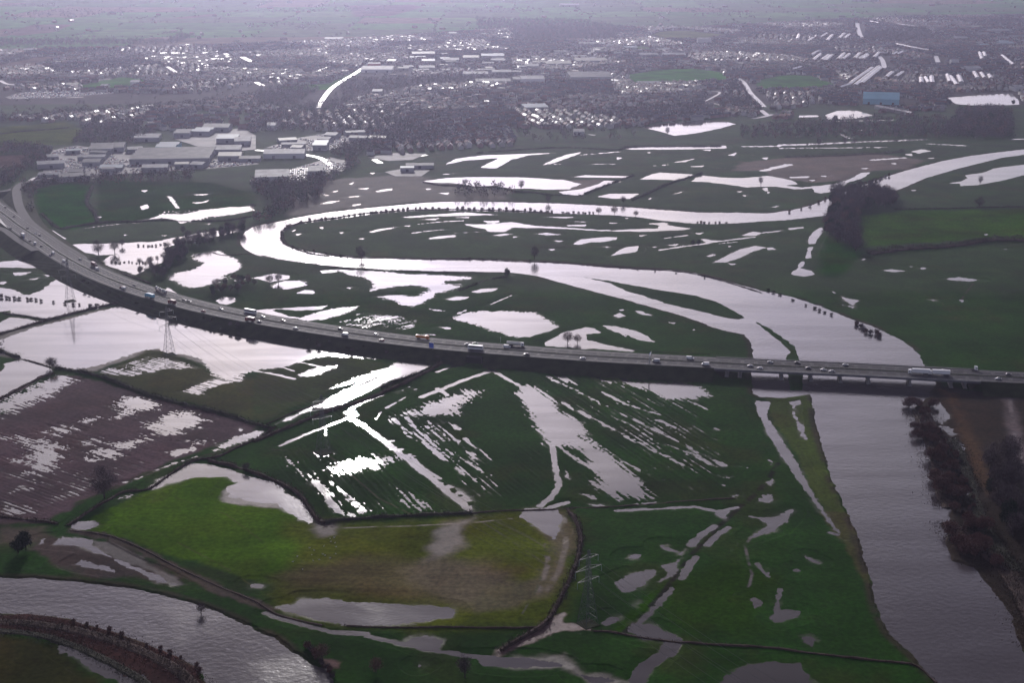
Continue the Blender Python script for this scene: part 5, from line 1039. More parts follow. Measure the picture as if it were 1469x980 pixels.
streets = [('260,355 305,320', 7), ('310,355 350,325', 7), ('330,358 372,325', 5), ('405,350 440,315', 7), ('430,350 470,320', 7), ('500,345 530,315', 7), ('520,350 570,320', 7), ('545,350 575,325', 5), ('610,340 640,310', 6), ('640,320 660,345 672,388', 12), ('640,312 690,318', 7), ('710,325 740,310', 6), ('740,322 775,305', 5),
 ('250,325 300,300 390,296', 6), ('450,291 530,290', 7), ('555,288 700,282 900,285', 12), ('620,269 730,262', 9), ('740,262 830,282 930,300', 6), ('515,130 520,160 535,205 555,220', 14), ('410,516 470,495 495,475', 9), ('495,475 600,400', 7), ('500,502 640,392', 7), ('540,490 650,400', 5), ('680,455 716,425', 8), ('735,452 776,425', 7), ('965,318 985,372', 12),
 ('940,376 1000,376', 5), ('1030,440 1046,482', 7), ('1050,450 1086,500', 8), ('1095,445 1112,485', 11), ('1185,425 1205,460', 8), ('1225,430 1245,460', 6), ('1270,440 1282,462', 9), ('1215,310 1230,350', 6), ('1240,310 1250,335', 6), ('1345,328 1410,382', 8), ('940,450 944,488', 10), ('880,458 882,488', 6), ('905,455 925,488', 5),
 ('340,242 372,208', 6), ('170,232 180,205', 5), ('230,245 260,225', 6), ('300,222 340,200', 5), ('410,228 440,200', 6), ('440,228 470,205', 6), ('590,130 640,140', 6), ('740,145 850,160', 6), ('140,410 190,395', 8), ('620,625 800,660', 3), ('1200,150 1290,148', 5), ('0,190 120,186', 6), ('780,655 830,668', 4)]
roads_px = [(T(3,0,s), w_) for s, w_ in streets if w_ < 12] ; NT = len(roads_px)
roads_px += [(T(3,0,s), w_) for s, w_ in streets if w_ >= 12]
roads_px += [(T(1,0,'358,618 372,590 400,545 440,500 500,460 560,425 610,392'), 9.5), (T(2,0,'1305,448 1340,480 1370,530 1410,570 1450,612'), 9.5), (T(2,0,'1430,630 1468,660'), 10), (T(2,0,'1170,625 1208,606 1120,580 1140,565 1195,530 1140,520'), 5), (T(2,0,'960,512 1100,520'), 3),
 (T(1,0,'330,420 400,390 440,375'), 9), (T(1,0,'0,470 40,490'), 10), (T(0,0,'1290,305 1320,320'), 12), (T(0,0,'1390,325 1450,355'), 14), (T(0,0,'1220,388 1290,388'), 7), (T(0,0,'960,380 1020,420'), 9), (T(0,0,'0,460 40,480 90,485'), 9), (T(1,0,'0,860 120,870 350,900 450,960'), 9), (T(1,0,'750,920 880,905 980,888'), 7),
 (T(0,1,'150,75 200,40 300,20'), 6), (T(1,0,'680,915 715,935'), 9), (T(0,0,'250,500 450,470 640,450'), 5), (T(2,0,'440,770 480,775'), 5), (T(2,0,'1380,680 1440,670 1500,655'), 9), (T(0,0,'380,560 480,555'), 6)]
for k_, (px, w_) in enumerate(roads_px[NT:]): ribbon(px, w_, .95 + .004 * (k_ % 9), M['wetroad'] if w_ > 9 else M['street'], 'street')

# ---- long terraces at the right whose wet roofs shine: each a thing
nterr = 0
for px, w_ in roads_px[:NT]:
    L = smooth_line(W([p[0] for p in px], [p[1] for p in px]), 30)
    for a, c in zip(L[:-1], L[1:]):
        d = c - a; ln_ = float(np.hypot(*d)); an = math.atan2(d[1], d[0]); m_ = (a + c) / 2
        if ln_ < 8: continue
        g = thing('terrace', (m_[0], m_[1], gz(*m_) - .1), an, 'long brick terrace with a shining wet roof in the right-hand streets of the town', 'terrace', 'terraces with shining roofs at the right')
        a2, b2, hh_ = ln_ * .46, 3.6 + w_ * .12, 6.0; rr_ = 2.2
        MB().add([(-a2, -b2, 0), (a2, -b2, 0), (a2, b2, 0), (-a2, b2, 0), (-a2, -b2, hh_), (a2, -b2, hh_), (a2, b2, hh_), (-a2, b2, hh_), (-a2, 0, hh_ + rr_), (a2, 0, hh_ + rr_)], [(0, 1, 5, 4), (2, 3, 7, 6), (1, 2, 6, 9, 5), (3, 0, 4, 8, 7)]).build('wall', M['brick'], g)
        ro = MB().add([(-a2 - .3, -b2 - .3, hh_), (a2 + .3, -b2 - .3, hh_), (a2 + .3, 0, hh_ + rr_ + .1), (-a2 - .3, 0, hh_ + rr_ + .1), (-a2 - .3, b2 + .3, hh_), (a2 + .3, b2 + .3, hh_)], [(0, 1, 2, 3), (3, 2, 5, 4)]).build('roof', M['wetroof'], g); nterr += 1
print('TERRACES', nterr)
# ---- houses
HX = HX[np.argsort(HX[:, 1])]
# keep houses off the marked streets
for px, w_ in roads_px:
    L = W([p[0] for p in px], [p[1] for p in px]); HX = HX[(sd_line(HX[:, 0], HX[:, 1], L) > w_ / 2 + 9) & (sd_line(HX[:, 0], HX[:, 1] + (45 if w_ > 11 else 20), L) > w_ / 2 + 12)]
def house_parts(wd, dp, h):
    a, b_, r = wd / 2, dp / 2, dp * .36; e = .35
    wall = MB().add([(-a, -b_, 0), (a, -b_, 0), (a, b_, 0), (-a, b_, 0), (-a, -b_, h), (a, -b_, h), (a, b_, h), (-a, b_, h), (-a, 0, h + r), (a, 0, h + r)],
                    [(0, 1, 5, 4), (2, 3, 7, 6), (1, 2, 6, 9, 5), (3, 0, 4, 8, 7)])
    z = h - e * r / b_
    roof = MB().add([(-a - e, -b_ - e, z + .05), (a + e, -b_ - e, z + .05), (a + e, 0, h + r + .08), (-a - e, 0, h + r + .08), (-a - e, b_ + e, z + .05), (a + e, b_ + e, z + .05)], [(0, 1, 2, 3), (3, 2, 5, 4)])
    ch = MB().box((a * .75, 0, h + r + .3), (.9, 1.1, 2.0))
    return wall, roof, ch
PROTO = []
M['slate_one'] = M['slate']
for k, (wd, dp, h, wm_, rm_) in enumerate([(10, 8, 5.4, 'brick', 'slate'), (16, 8, 5.2, 'brick', 'redtile'), (9, 9, 5.6, 'render', 'slate'), (22, 8, 5.4, 'brick', 'slate')]):
    h_ = thing('house', (0, 0, 0)); h_['category'] = 'house'; wl, rf, ch = house_parts(wd, dp, h)
    wl.build('wall', M[wm_], h_); ro = rf.build('roof', M[rm_], h_); ch.build('chimney', M['brick'], ro); PROTO.append(h_)
HLAB = {0: 'brick house with a dark slate roof', 1: 'wide brick house with a reddish tiled roof', 2: 'white house with a dark slate roof', 3: 'short brick terrace with a dark slate roof'}
vis = []
for i, (x, y, a) in enumerate(HX):
    u, v = PX(x, y)
    if -5 < u < 1475: vis.append(i)
    if len(vis) >= 290: break
near = set(vis)
for i in vis:
    x, y, a = HX[i]; k = random.choices([0, 1, 2, 3], [4, 3, 3, 1])[0]; u, v = PX(x, y)
    side = 'left' if u < 500 else 'middle' if u < 1000 else 'right'
    place(PROTO[k], (x, y, gz(x, y) - .1), a + random.uniform(-.06, .06), random.uniform(.9, 1.1), HLAB[k] + ' on the near town edge, ' + side + ' part', 'houses on the near edge of the town, ' + side)
rest = np.array([HX[i] for i in range(len(HX)) if i not in near]); n = len(rest)
print('REST HOUSES', n)
def stamp(mb_parts, pts, kinds, name, mats, chunk_kind='stuff', label=None, scl=None):
    V = []; F4 = []; F5 = []; F3 = []; MI4 = []; MI5 = []; o = 0
    for k, (parts) in enumerate(mb_parts):
        sel = np.where(kinds == k)[0]
        if not len(sel): continue
        x, y, a = pts[sel, 0], pts[sel, 1], pts[sel, 2]; z = gz_np(x, y); c_, s_ = np.cos(a), np.sin(a); sc2 = rng.uniform(.88, 1.12, len(sel))
        for mb_, mi in parts:
            v = np.array(mb_.v); m = len(v)
            xx = (v[None, :, 0] * c_[:, None] - v[None, :, 1] * s_[:, None]) * sc2[:, None] + x[:, None]; yy = (v[None, :, 0] * s_[:, None] + v[None, :, 1] * c_[:, None]) * sc2[:, None] + y[:, None]
            zz = v[None, :, 2] * sc2[:, None] + z[:, None]; V.append(np.stack([xx, yy, zz], -1).reshape(-1, 3))
            offs = o + np.arange(len(sel)) * m
            for f in mb_.f:
                arr = np.array(f)[None, :] + offs[:, None]; (F4 if len(f) == 4 else F5).append(arr); (MI4 if len(f) == 4 else MI5).append(np.full(len(sel), mi))
            o += m * len(sel)
    me = mesh_np(name, np.concatenate(V), [np.concatenate(F4), np.concatenate(F5)] if F5 else [np.concatenate(F4)], mats, np.concatenate(MI4 + MI5)); ob = link(name, me)
    return tag(ob, label, None, None, chunk_kind)
hp = []
for (wd, dp, h, wi, ri) in [(10, 8, 5.4, 0, 2), (16, 8, 5.2, 0, 3), (9, 9, 5.6, 1, 2), (22.6, 8, 5.4, 0, 2)]:
    wl, rf, ch = house_parts(wd, dp, h); hp.append([(wl, wi), (rf, ri), (ch, 0)])
kd = rng.choice(4, n, p=[.38, .27, .2, .15]); farright = rest[:, 0] > rest[:, 1] * .1
stamp(hp, rest, kd, 'distant_houses', [M['brick'], M['render'], M['slate'], M['redtile']], label='thousands of brick and white houses of the town beyond the river')

# ---- parked vehicles in the compounds: 250 of them as things, the remainder as one mass
M['carpaint'] = rand_mat('parked_car_paint', [(.7, .7, .7), (.05, .05, .06), (.12, .14, .18), (.75, .75, .73), (.18, .03, .03), (.06, .08, .16)], .25, .6)
def carmesh(): 
    m_ = MB(); m_.prism([(-2.2, .35), (2.15, .35), (2.2, .8), (1.1, .95), (.5, 1.42), (-1.3, 1.42), (-2.0, .95), (-2.25, .85)], -.85, .85); return m_
pcar = carmesh().build('parked_car', M['carpaint']); tag(pcar, None, 'car')
lots = [(yards[0], 'in the left industrial estate'), (yards[1], 'in the compound beside the white depot'), (yards[2], 'in the yard by the woodland corner'), (yards[3], 'on the lorry yard by the woodland'), (yards[5], 'in the car park by the sports field')]
npk = 0; pk = []
for px, lab in lots:
    P = W([p[0] for p in px], [p[1] for p in px]); ang = R(-12)
    S, Q = np.meshgrid(np.arange(-1400, 1400, 3.1), np.arange(-600, 600, 9.0)); c0 = P.mean(0)
    X = (S * math.cos(ang) - Q * math.sin(ang)).ravel() + c0[0]; Y = (S * math.sin(ang) + Q * math.cos(ang)).ravel() + c0[1]
    m = (sd_poly(X, Y, P) < -4) & (fbm(X / 35, Y / 35, 2, 12) > -.35) & (rng.random(len(X)) < .75); X, Y = X[m], Y[m]
    for bx, by, bw, bd in BLD: m = (np.abs(X - bx) > bw / 2 + 3) | (np.abs(Y - by) > bd / 2 + 6); X, Y = X[m], Y[m]
    pk += [(x, y, ang + math.pi / 2, lab) for x, y in zip(X, Y)]
pk.sort(key=lambda q: q[1]); print('PARKED', len(pk))
for x, y, a, lab in pk[:240]: place(pcar, (x, y, gz(x, y) + .3), a, 1, 'parked car ' + lab, 'parked cars ' + lab)
if len(pk) > 240:
    arr = np.array([(x, y, a) for x, y, a, _ in pk[240:]]); ob = stamp([[(carmesh(), 0)]], arr, np.zeros(len(arr), int), 'parked_vehicles', [M['carpaint']], label='rows of parked vehicles filling the compounds of the industrial estates'); ob.location.z = .25

# ---- distant trees
def far_trees(pts, name, mats, label, hgt=9.0, rad=4.0, nb=34, size=1.5):
    n = len(pts); g = np.random.default_rng(5); V = []; 
    base = []
    for k in range(6):
        d = g.normal(size=(nb, 3)); d /= np.linalg.norm(d, axis=1)[:, None]; p = d * (g.random((nb, 1)) ** .4) * np.array([rad, rad, hgt * .42]) + np.array([0, 0, hgt * .56])
        a = g.normal(size=(nb, 3)); a /= np.linalg.norm(a, axis=1)[:, None]; b_ = np.cross(a, g.normal(size=(nb, 3))); b_ /= np.linalg.norm(b_, axis=1)[:, None]
        tri = np.stack([p - a * size * .6, p + a * size * .6, p + b_ * size], 1)
        tr = np.array([[[-.25, 0, -1], [.25, 0, -1], [0, 0, hgt * .6]], [[0, -.25, -1], [0, .25, -1], [0, 0, hgt * .6]]]); base.append(np.concatenate([tri, tr]).reshape(-1, 3))
    base = np.array(base); kk = g.integers(0, 6, n); s = g.uniform(.65, 1.3, n); a = g.uniform(0, 6.28, n)
    v = base[kk]; x = (v[..., 0] * np.cos(a)[:, None] - v[..., 1] * np.sin(a)[:, None]) * s[:, None] + pts[:, 0:1]; y = (v[..., 0] * np.sin(a)[:, None] + v[..., 1] * np.cos(a)[:, None]) * s[:, None] + pts[:, 1:2]
    z = v[..., 2] * s[:, None] + gz_np(pts[:, 0], pts[:, 1])[:, None]
    V = np.stack([x, y, z], -1).reshape(-1, 3); Fc = np.arange(len(V)).reshape(-1, 3)
    mi = np.repeat(g.choice(len(mats), n, p=[.62, .2, .18][:len(mats)] if len(mats) == 3 else None), base.shape[1] // 3)
    return tag(link(name, mesh_np(name, V, Fc, mats, mi)), label, None, None, 'stuff')
def rpts(px, step):
    return np.array(scatter(px, step, .5)) if True else None
tw = rpts(TOWN, 17.0)
for h_ in holes[:10]: tw = tw[~inpoly(tw[:, 0], tw[:, 1], h_)]
for px, w_ in roads_px:
    L = W([p[0] for p in px], [p[1] for p in px]); tw = tw[(sd_line(tw[:, 0], tw[:, 1], L) > w_ / 2 + 6) & (sd_line(tw[:, 0], tw[:, 1] + (45 if w_ > 11 else 20), L) > w_ / 2 + 12)]
for y_ in yards: tw = tw[~inpoly(tw[:, 0], tw[:, 1], y_)]
for X, Y, wm, dm in BLD: tw = tw[(np.abs(tw[:, 0] - X) > wm / 2 + 5) | (tw[:, 1] > Y + dm / 2 + 5) | (tw[:, 1] < Y - dm / 2 - 14)]
tw = tw[rng.random(len(tw)) < np.clip(.34 + .7 * fbm(tw[:, 0] / 160, tw[:, 1] / 160, 3, 15), .04, 1)]
TM = [M['twig'], M['twig_red'], M['ever']]
tw = tw[gz_np(tw[:, 0], tw[:, 1]) > .1]
far_trees(tw, 'town_trees', TM, 'bare winter trees filling the gardens and streets of the town', 8.5, 3.8, 26, 1.4)
woods = [(T(0,0,'-300,690 0,680 450,640 1100,600 1468,545 1700,500 1850,520 1700,600 1468,640 1100,620 800,640 450,680 0,715 -300,720'), 11), (T(0,0,'470,690 750,700 900,780 750,830 420,835 470,760'), 10), (F('340,192 400,160 450,150 520,142 640,168 600,190 560,200 470,190 400,190'), 11),
         (T(3,0,'1100,640 1250,620 1400,640 1408,800 1120,800 980,780'), 9), (T(3,0,'100,720 400,690 1000,680 1100,760 1000,790 400,800 0,800 -150,800 -150,740'), 13), (T(1,1,'-40,70 100,70 270,62 430,20 520,-40 620,-40 480,40 400,110 340,180 200,230 80,300 -40,310 60,250 120,200 0,140'), 9),
         (T(0,1,'-200,40 0,20 150,0 60,90 0,105 -200,130'), 9), (T(2,0,'560,640 1060,610 1080,670 700,690'), 11), (T(2,0,'0,740 150,800 300,760 480,800 750,760 700,800 100,830'), 26), (T(0,0,'-300,840 100,835 300,860 330,930 200,980 60,985 160,930 150,890 -300,885'), 9),
         (T(0,1,'130,80 200,60 600,40 1100,20 1100,60 600,85 300,85 200,140 160,200 190,260 150,230'), 11), (T(1,0,'520,840 700,800 860,740 1050,740 1150,780 1000,850 700,860 560,900 530,960 480,940 420,880'), 10), (T(0,0,'680,385 860,430 1100,440 1000,460 860,452 700,420'), 14),
         (T(3,0,'560,175 900,165 1000,240 700,255 550,235'), 13), (T(2,0,'-200,110 400,120 640,160 600,235 -200,240'), 15), (T(0,0,'-200,230 700,235 950,235 1050,190 1100,225 1000,255 0,265'), 14), (T(1,0,'480,470 900,450 1468,440 1468,470 1000,495 500,560'), 13), (T(3,0,'850,500 1030,520 1040,580 900,590'), 10),
         (T(1,1,'1240,90 1380,88 1468,100 1500,150 1200,170 1100,120'), 15), (T(2,0,'1290,470 1440,640 1380,680 1180,640 1230,500'), 12), (T(3,0,'1000,100 1468,110 1468,160 1200,160'), 18), (T(0,2,'-200,0 -20,0 100,60 60,90 -60,80 -200,80'), 8)]
wp = np.concatenate([rpts(p, st) for p, st in woods]); 
for y_ in yards: wp = wp[~inpoly(wp[:, 0], wp[:, 1], y_)]
wp = wp[(gz_np(wp[:, 0], wp[:, 1]) > .1) | (rng.random(len(wp)) < .12)]
far_trees(wp, 'woodland', TM, 'belts of bare woodland between the floods and the town', 11, 4.8, 42, 1.5)
# hedgerow trees of the far fields, on the boundaries of the patchwork
n = 150000; Yf = rng.uniform(3900, 12000, n); Xf = rng.uniform(-.45, .45, n) * Yf
def cells(X, Y):
    return np.floor((X + 40 * fbm(X / 400, Y / 400, 2, 2)) / (cell * 1.6)).astype(int), np.floor((Y + 60 * fbm(X / 500, Y / 500, 2, 4)) / (cell * 1.9)).astype(int)
a0 = cells(Xf, Yf); a1_ = cells(Xf + 9, Yf + 9); m = (a0[0] != a1_[0]) | (a0[1] != a1_[1]); m &= (fbm(Xf / 130, Yf / 130, 3, 41) > -.35); m &= ~inpoly(Xf, Yf, TOWN)
m2 = (fbm(Xf / 420, Yf / 420, 3, 44) > .45) & (rng.random(n) < .25) & ~inpoly(Xf, Yf, TOWN)
fp = np.column_stack([Xf, Yf])[m | m2]; print('FAR', len(tw), len(wp), len(fp))
far_trees(fp, 'far_hedgerows', TM, 'hedgerows and copses of the far farmland', 6, 4.2, 18, 1.8)
# scattered farm houses of the far fields
n = 260; Yf = rng.uniform(4200, 8000, n); Xf = rng.uniform(-.42, .42, n) * Yf; m = ~inpoly(Xf, Yf, TOWN); arr = np.column_stack([Xf, Yf, rng.uniform(0, 3, n)])[m]
stamp(hp, arr, rng.choice(4, len(arr)), 'far_farmhouses', [M['brick'], M['render'], M['slate'], M['redtile']], label='scattered houses among the far fields')

# ------------------------------------------------------------------ vehicles
PAINT = {}
def paint(c):
    if c not in PAINT:
        cols = dict(white=(.84, .84, .84), silver=(.5, .51, .53), black=(.02, .02, .024), grey=(.12, .12, .13), darkblue=(.025, .04, .12), blue=(.05, .12, .35), red=(.28, .025, .025), darkred=(.13, .02, .03), orange=(.75, .22, .02), lightblue=(.14, .45, .62), green=(.12, .30, .14), cream=(.78, .76, .68))
        PAINT[c] = mat(c + '_paint', cols[c], .3)
    return PAINT[c]
M['lamp'] = mat('lamp_lens', (.6, .6, .55), .2); M['chassis'] = mat('chassis', (.03, .03, .03), .7)
def wheels(t, xs, y, r=.33, wd=.24):
    for x in xs:
        for s in (-1, 1):
            w_ = MB().cyl((0, 0, 0), r, wd, 12).build('wheel', M['tyre'], t); w_.location = (x, s * y, r)
            MB().cyl((0, 0, 0), r * .55, wd + .04, 8).build('rim', M['barrier'], w_)
def car():
    t = thing('car', (0, 0, 0)); b = MB()
    b.prism([(-2.2, .28), (2.1, .28), (2.22, .55), (2.15, .78), (1.15, .93), (-1.75, .98), (-2.2, .9), (-2.28, .6)], -.88, .88); b.build('body', paint('white'), t)
    g = MB(); g.add([(-1.9, -.80, .94), (1.2, -.80, .92), (.45, -.62, 1.38), (-1.35, -.62, 1.40), (-1.9, .80, .94), (1.2, .80, .92), (.45, .62, 1.38), (-1.35, .62, 1.40)], [(0, 1, 2, 3), (7, 6, 5, 4), (1, 5, 6, 2), (4, 0, 3, 7), (3, 2, 6, 7)]); g.build('window', M['glass'], t)
    MB().box((-.45, 0, 1.43), (1.75, 1.2, .07), 0, .9).build('roof', paint('white'), t)
    for s in (-1, 1): MB().box((2.17, s * .62, .66), (.1, .36, .16)).build('headlight', M['lamp'], t)
    wheels(t, (-1.35, 1.38), .82); return t
def van():
    t = thing('van', (0, 0, 0)); b = MB()
    b.prism([(-2.8, .35), (2.7, .35), (2.85, .95), (2.1, 1.35), (1.35, 2.25), (-2.75, 2.35), (-2.85, 1.2)], -.98, .98); b.build('body', paint('white'), t)
    g = MB(); g.add([(2.14, -.86, 1.36), (2.14, .86, 1.36), (1.42, .8, 2.18), (1.42, -.8, 2.18)], [(0, 1, 2, 3)]); g.build('windscreen', M['glass'], t)
    for s in (-1, 1): MB().box((1.25, s * .985, 1.62), (.95, .03, .5)).build('window', M['glass'], t)
    for s in (-1, 1): MB().box((2.8, s * .7, .85), (.1, .3, .2)).build('headlight', M['lamp'], t)
    wheels(t, (-1.8, 1.85), .9, .36, .26); return t
def cab(t, x, c, high=3.3):
    b = MB(); b.prism([(x, .6), (x + 2.2, .6), (x + 2.3, 1.6), (x + 2.12, 3.0), (x + .3, high), (x, high)], -1.22, 1.22); o = b.build('cab', c, t)
    MB().box((x + 2.24, 0, 2.15), (.06, 2.1, .8)).build('windscreen', M['glass'], o)
    for s in (-1, 1): MB().box((x + 1.5, s * 1.23, 2.15), (1.0, .03, .7)).build('window', M['glass'], o)
    return o
def lorry(L=12.6, kind='box', cabc='white', boxc='white', name='articulated_lorry'):
    t = thing(name, (0, 0, 0)); x0 = -L / 2 - 1.2
    MB().box((x0 + L / 2 + 1.0, 0, .95), (L + 2, 1.0, .3)).build('chassis', M['chassis'], t)
    if kind == 'box': MB().box((x0 + L / 2, 0, 2.6), (L, 2.5, 2.8)).build('trailer', paint(boxc), t)
    elif kind == 'tank':
        b = MB(); b.bar((x0, 0, 2.3), (x0 + L, 0, 2.3), 1.22, 16); b.build('tank', paint(boxc), t); MB().box((x0 + L / 2, 0, 3.5), (L * .8, .5, .14)).build('walkway', M['steel'], t)
    elif kind == 'tip':
        b = MB(); b.box((x0 + L / 2, 0, 2.1), (L, 2.3, 1.9), 0, 1.08, 1.04); b.build('tipper_body', paint(boxc), t); MB().box((x0 + L / 2, 0, 3.0), (L * .95, 2.1, .2), 0, .9).build('load', M['verge'], t)
    elif kind == 'rack':
        b = MB()
        for s in (-1, 1):
            b.bar((x0, s * 1.2, 1.15), (x0 + L, s * 1.2, 1.15), .12); b.bar((x0, s * 1.2, 2.75), (x0 + L, s * 1.2, 2.75), .12)
            for q in range(5): b.bar((x0 + q * L / 4, s * 1.2, 1.1), (x0 + q * L / 4, s * 1.2, 2.8), .1)
        b.box((x0 + L / 2, 0, 1.15), (L, 2.3, .1)); b.box((x0 + L / 2, 0, 2.75), (L, 2.3, .1)); b.build('rack', paint(boxc), t)
    cab(t, x0 + L + .5, paint(cabc)); wheels(t, ([x0 + 1.6, x0 + 2.9, x0 + 4.2] if L > 9 else [x0 + 1.5, x0 + 2.7]) + [x0 + L + 1.6], 1.05, .5, .34); return t
def coach():
    t = thing('coach', (0, 0, 0)); b = MB(); b.prism([(-6, .4), (5.9, .4), (6.05, 1.5), (5.8, 3.2), (5.4, 3.45), (-5.9, 3.45), (-6.05, 3.0)], -1.26, 1.26); b.build('body', paint('white'), t)
    for s in (-1, 1): MB().box((-.2, s * 1.27, 2.3), (11, .04, 1.05)).build('window', M['glass'], t)
    MB().box((5.95, 0, 2.2), (.16, 2.2, 1.4)).build('windscreen', M['glass'], t); wheels(t, (-3.6, 3.9), 1.06, .5, .3); return t
PV = {}
def put(kind, u, v, side, label, group='traffic on the motorway', col=None, mk=None, z0=0.0):
    """side: -1 the near carriageway (traffic to the left), +1 the far one"""
    if kind not in PV: PV[kind] = (mk or globals()[kind])(); PV[kind]['category'] = dict(car='car', van='van', coach='coach').get(kind, 'lorry')
    p = W(u, v, ZR + .8); i = int(np.argmin(np.hypot(*(MW - p).T))); d = MD[i] if MD[i][0] > 0 else -MD[i]; n = np.array([-d[1], d[0]])
    off = float((p - MW[i]) @ n); off = float(np.clip(off, 4.0, 13.3)) * 1 if side > 0 else float(np.clip(off, -13.3, -4.0))
    along_ = float((p - MW[i]) @ d); q = MW[i] + d * along_ + n * off; hd = d if side > 0 else -d
    o = place(PV[kind], (q[0], q[1], ZR + .012 + z0), math.atan2(hd[1], hd[0]), 1.07, label, group)
    if col:
        for ch in o.children:
            if ch.name.split('.')[0] in ('body', 'roof'): ch.material_slots[0].link = 'OBJECT'; ch.material_slots[0].material = paint(col)
    return o
put('whitelorry', 1318, 533, -1, 'white articulated lorry on the bridge, the front one of two nose to tail', mk=lambda: lorry(12.6, 'box', 'white', 'white'))
put('whitelorry', 1347.5, 536.5, -1, 'white articulated lorry on the bridge, the rear one of two nose to tail')
put('tanker', 739, 495, 1, 'long white tanker lorry in the far carriageway heading right', mk=lambda: lorry(11, 'tank', 'white', 'cream', 'tanker_lorry'))
put('orangelorry', 606, 485, 1, 'orange tipper lorry in the far carriageway', mk=lambda: lorry(8.2, 'tip', 'orange', 'orange', 'tipper_lorry'))
put('bluelorry', 215, 426, -1, 'light blue box lorry in the near carriageway at the left', mk=lambda: lorry(9.5, 'box', 'lightblue', 'lightblue', 'box_lorry'))
put('racklorry', 231, 418.5, 1, 'dark red car transporter loaded with pale cars', mk=lambda: lorry(12, 'rack', 'darkred', 'darkred', 'car_transporter'))
put('redlorry', 247, 435, -1, 'dark red lorry in the near carriageway just behind the light blue lorry', mk=lambda: lorry(6.4, 'box', 'red', 'darkred', 'box_lorry'))
put('redlorry', 359, 460, -1, 'dark red lorry in the near carriageway below the white coach')
put('darkredlorry', 135, 381, 1, 'brown red covered lorry in the far carriageway near the pylon', mk=lambda: lorry(8, 'box', 'darkred', 'darkred', 'box_lorry'))
put('boxlorry', 33, 338.5, -1, 'white box lorry with a dark cab near the blue sign at the far left', mk=lambda: lorry(7, 'box', 'darkred', 'white', 'box_lorry'))
put('tractor', 1397, 530, 1, 'white lorry cab without a trailer on the far carriageway right of the bridge lorries', mk=lambda: lorry(2.2, 'none', 'white', 'white', 'lorry_cab'))
put('coach', 682, 500, -1, 'white coach with dark windows above the underpass'); put('coach', 359, 448, 1, 'white coach in the far carriageway above a dark red lorry')
for k_ in range(3):
    for q_ in (0, 1):
        o = put('car', 231 - 5.6 + 5.2 * k_, 418.3 - 2.4 + 2.25 * k_, 1, ('pale' if q_ else 'silver') + ' car carried on the ' + ('upper' if q_ else 'lower') + ' deck of the car transporter, ' + ('rear', 'middle', 'front')[k_], 'cars on the transporter', 'white' if q_ else 'silver', None, 2.8 if q_ else 1.22)
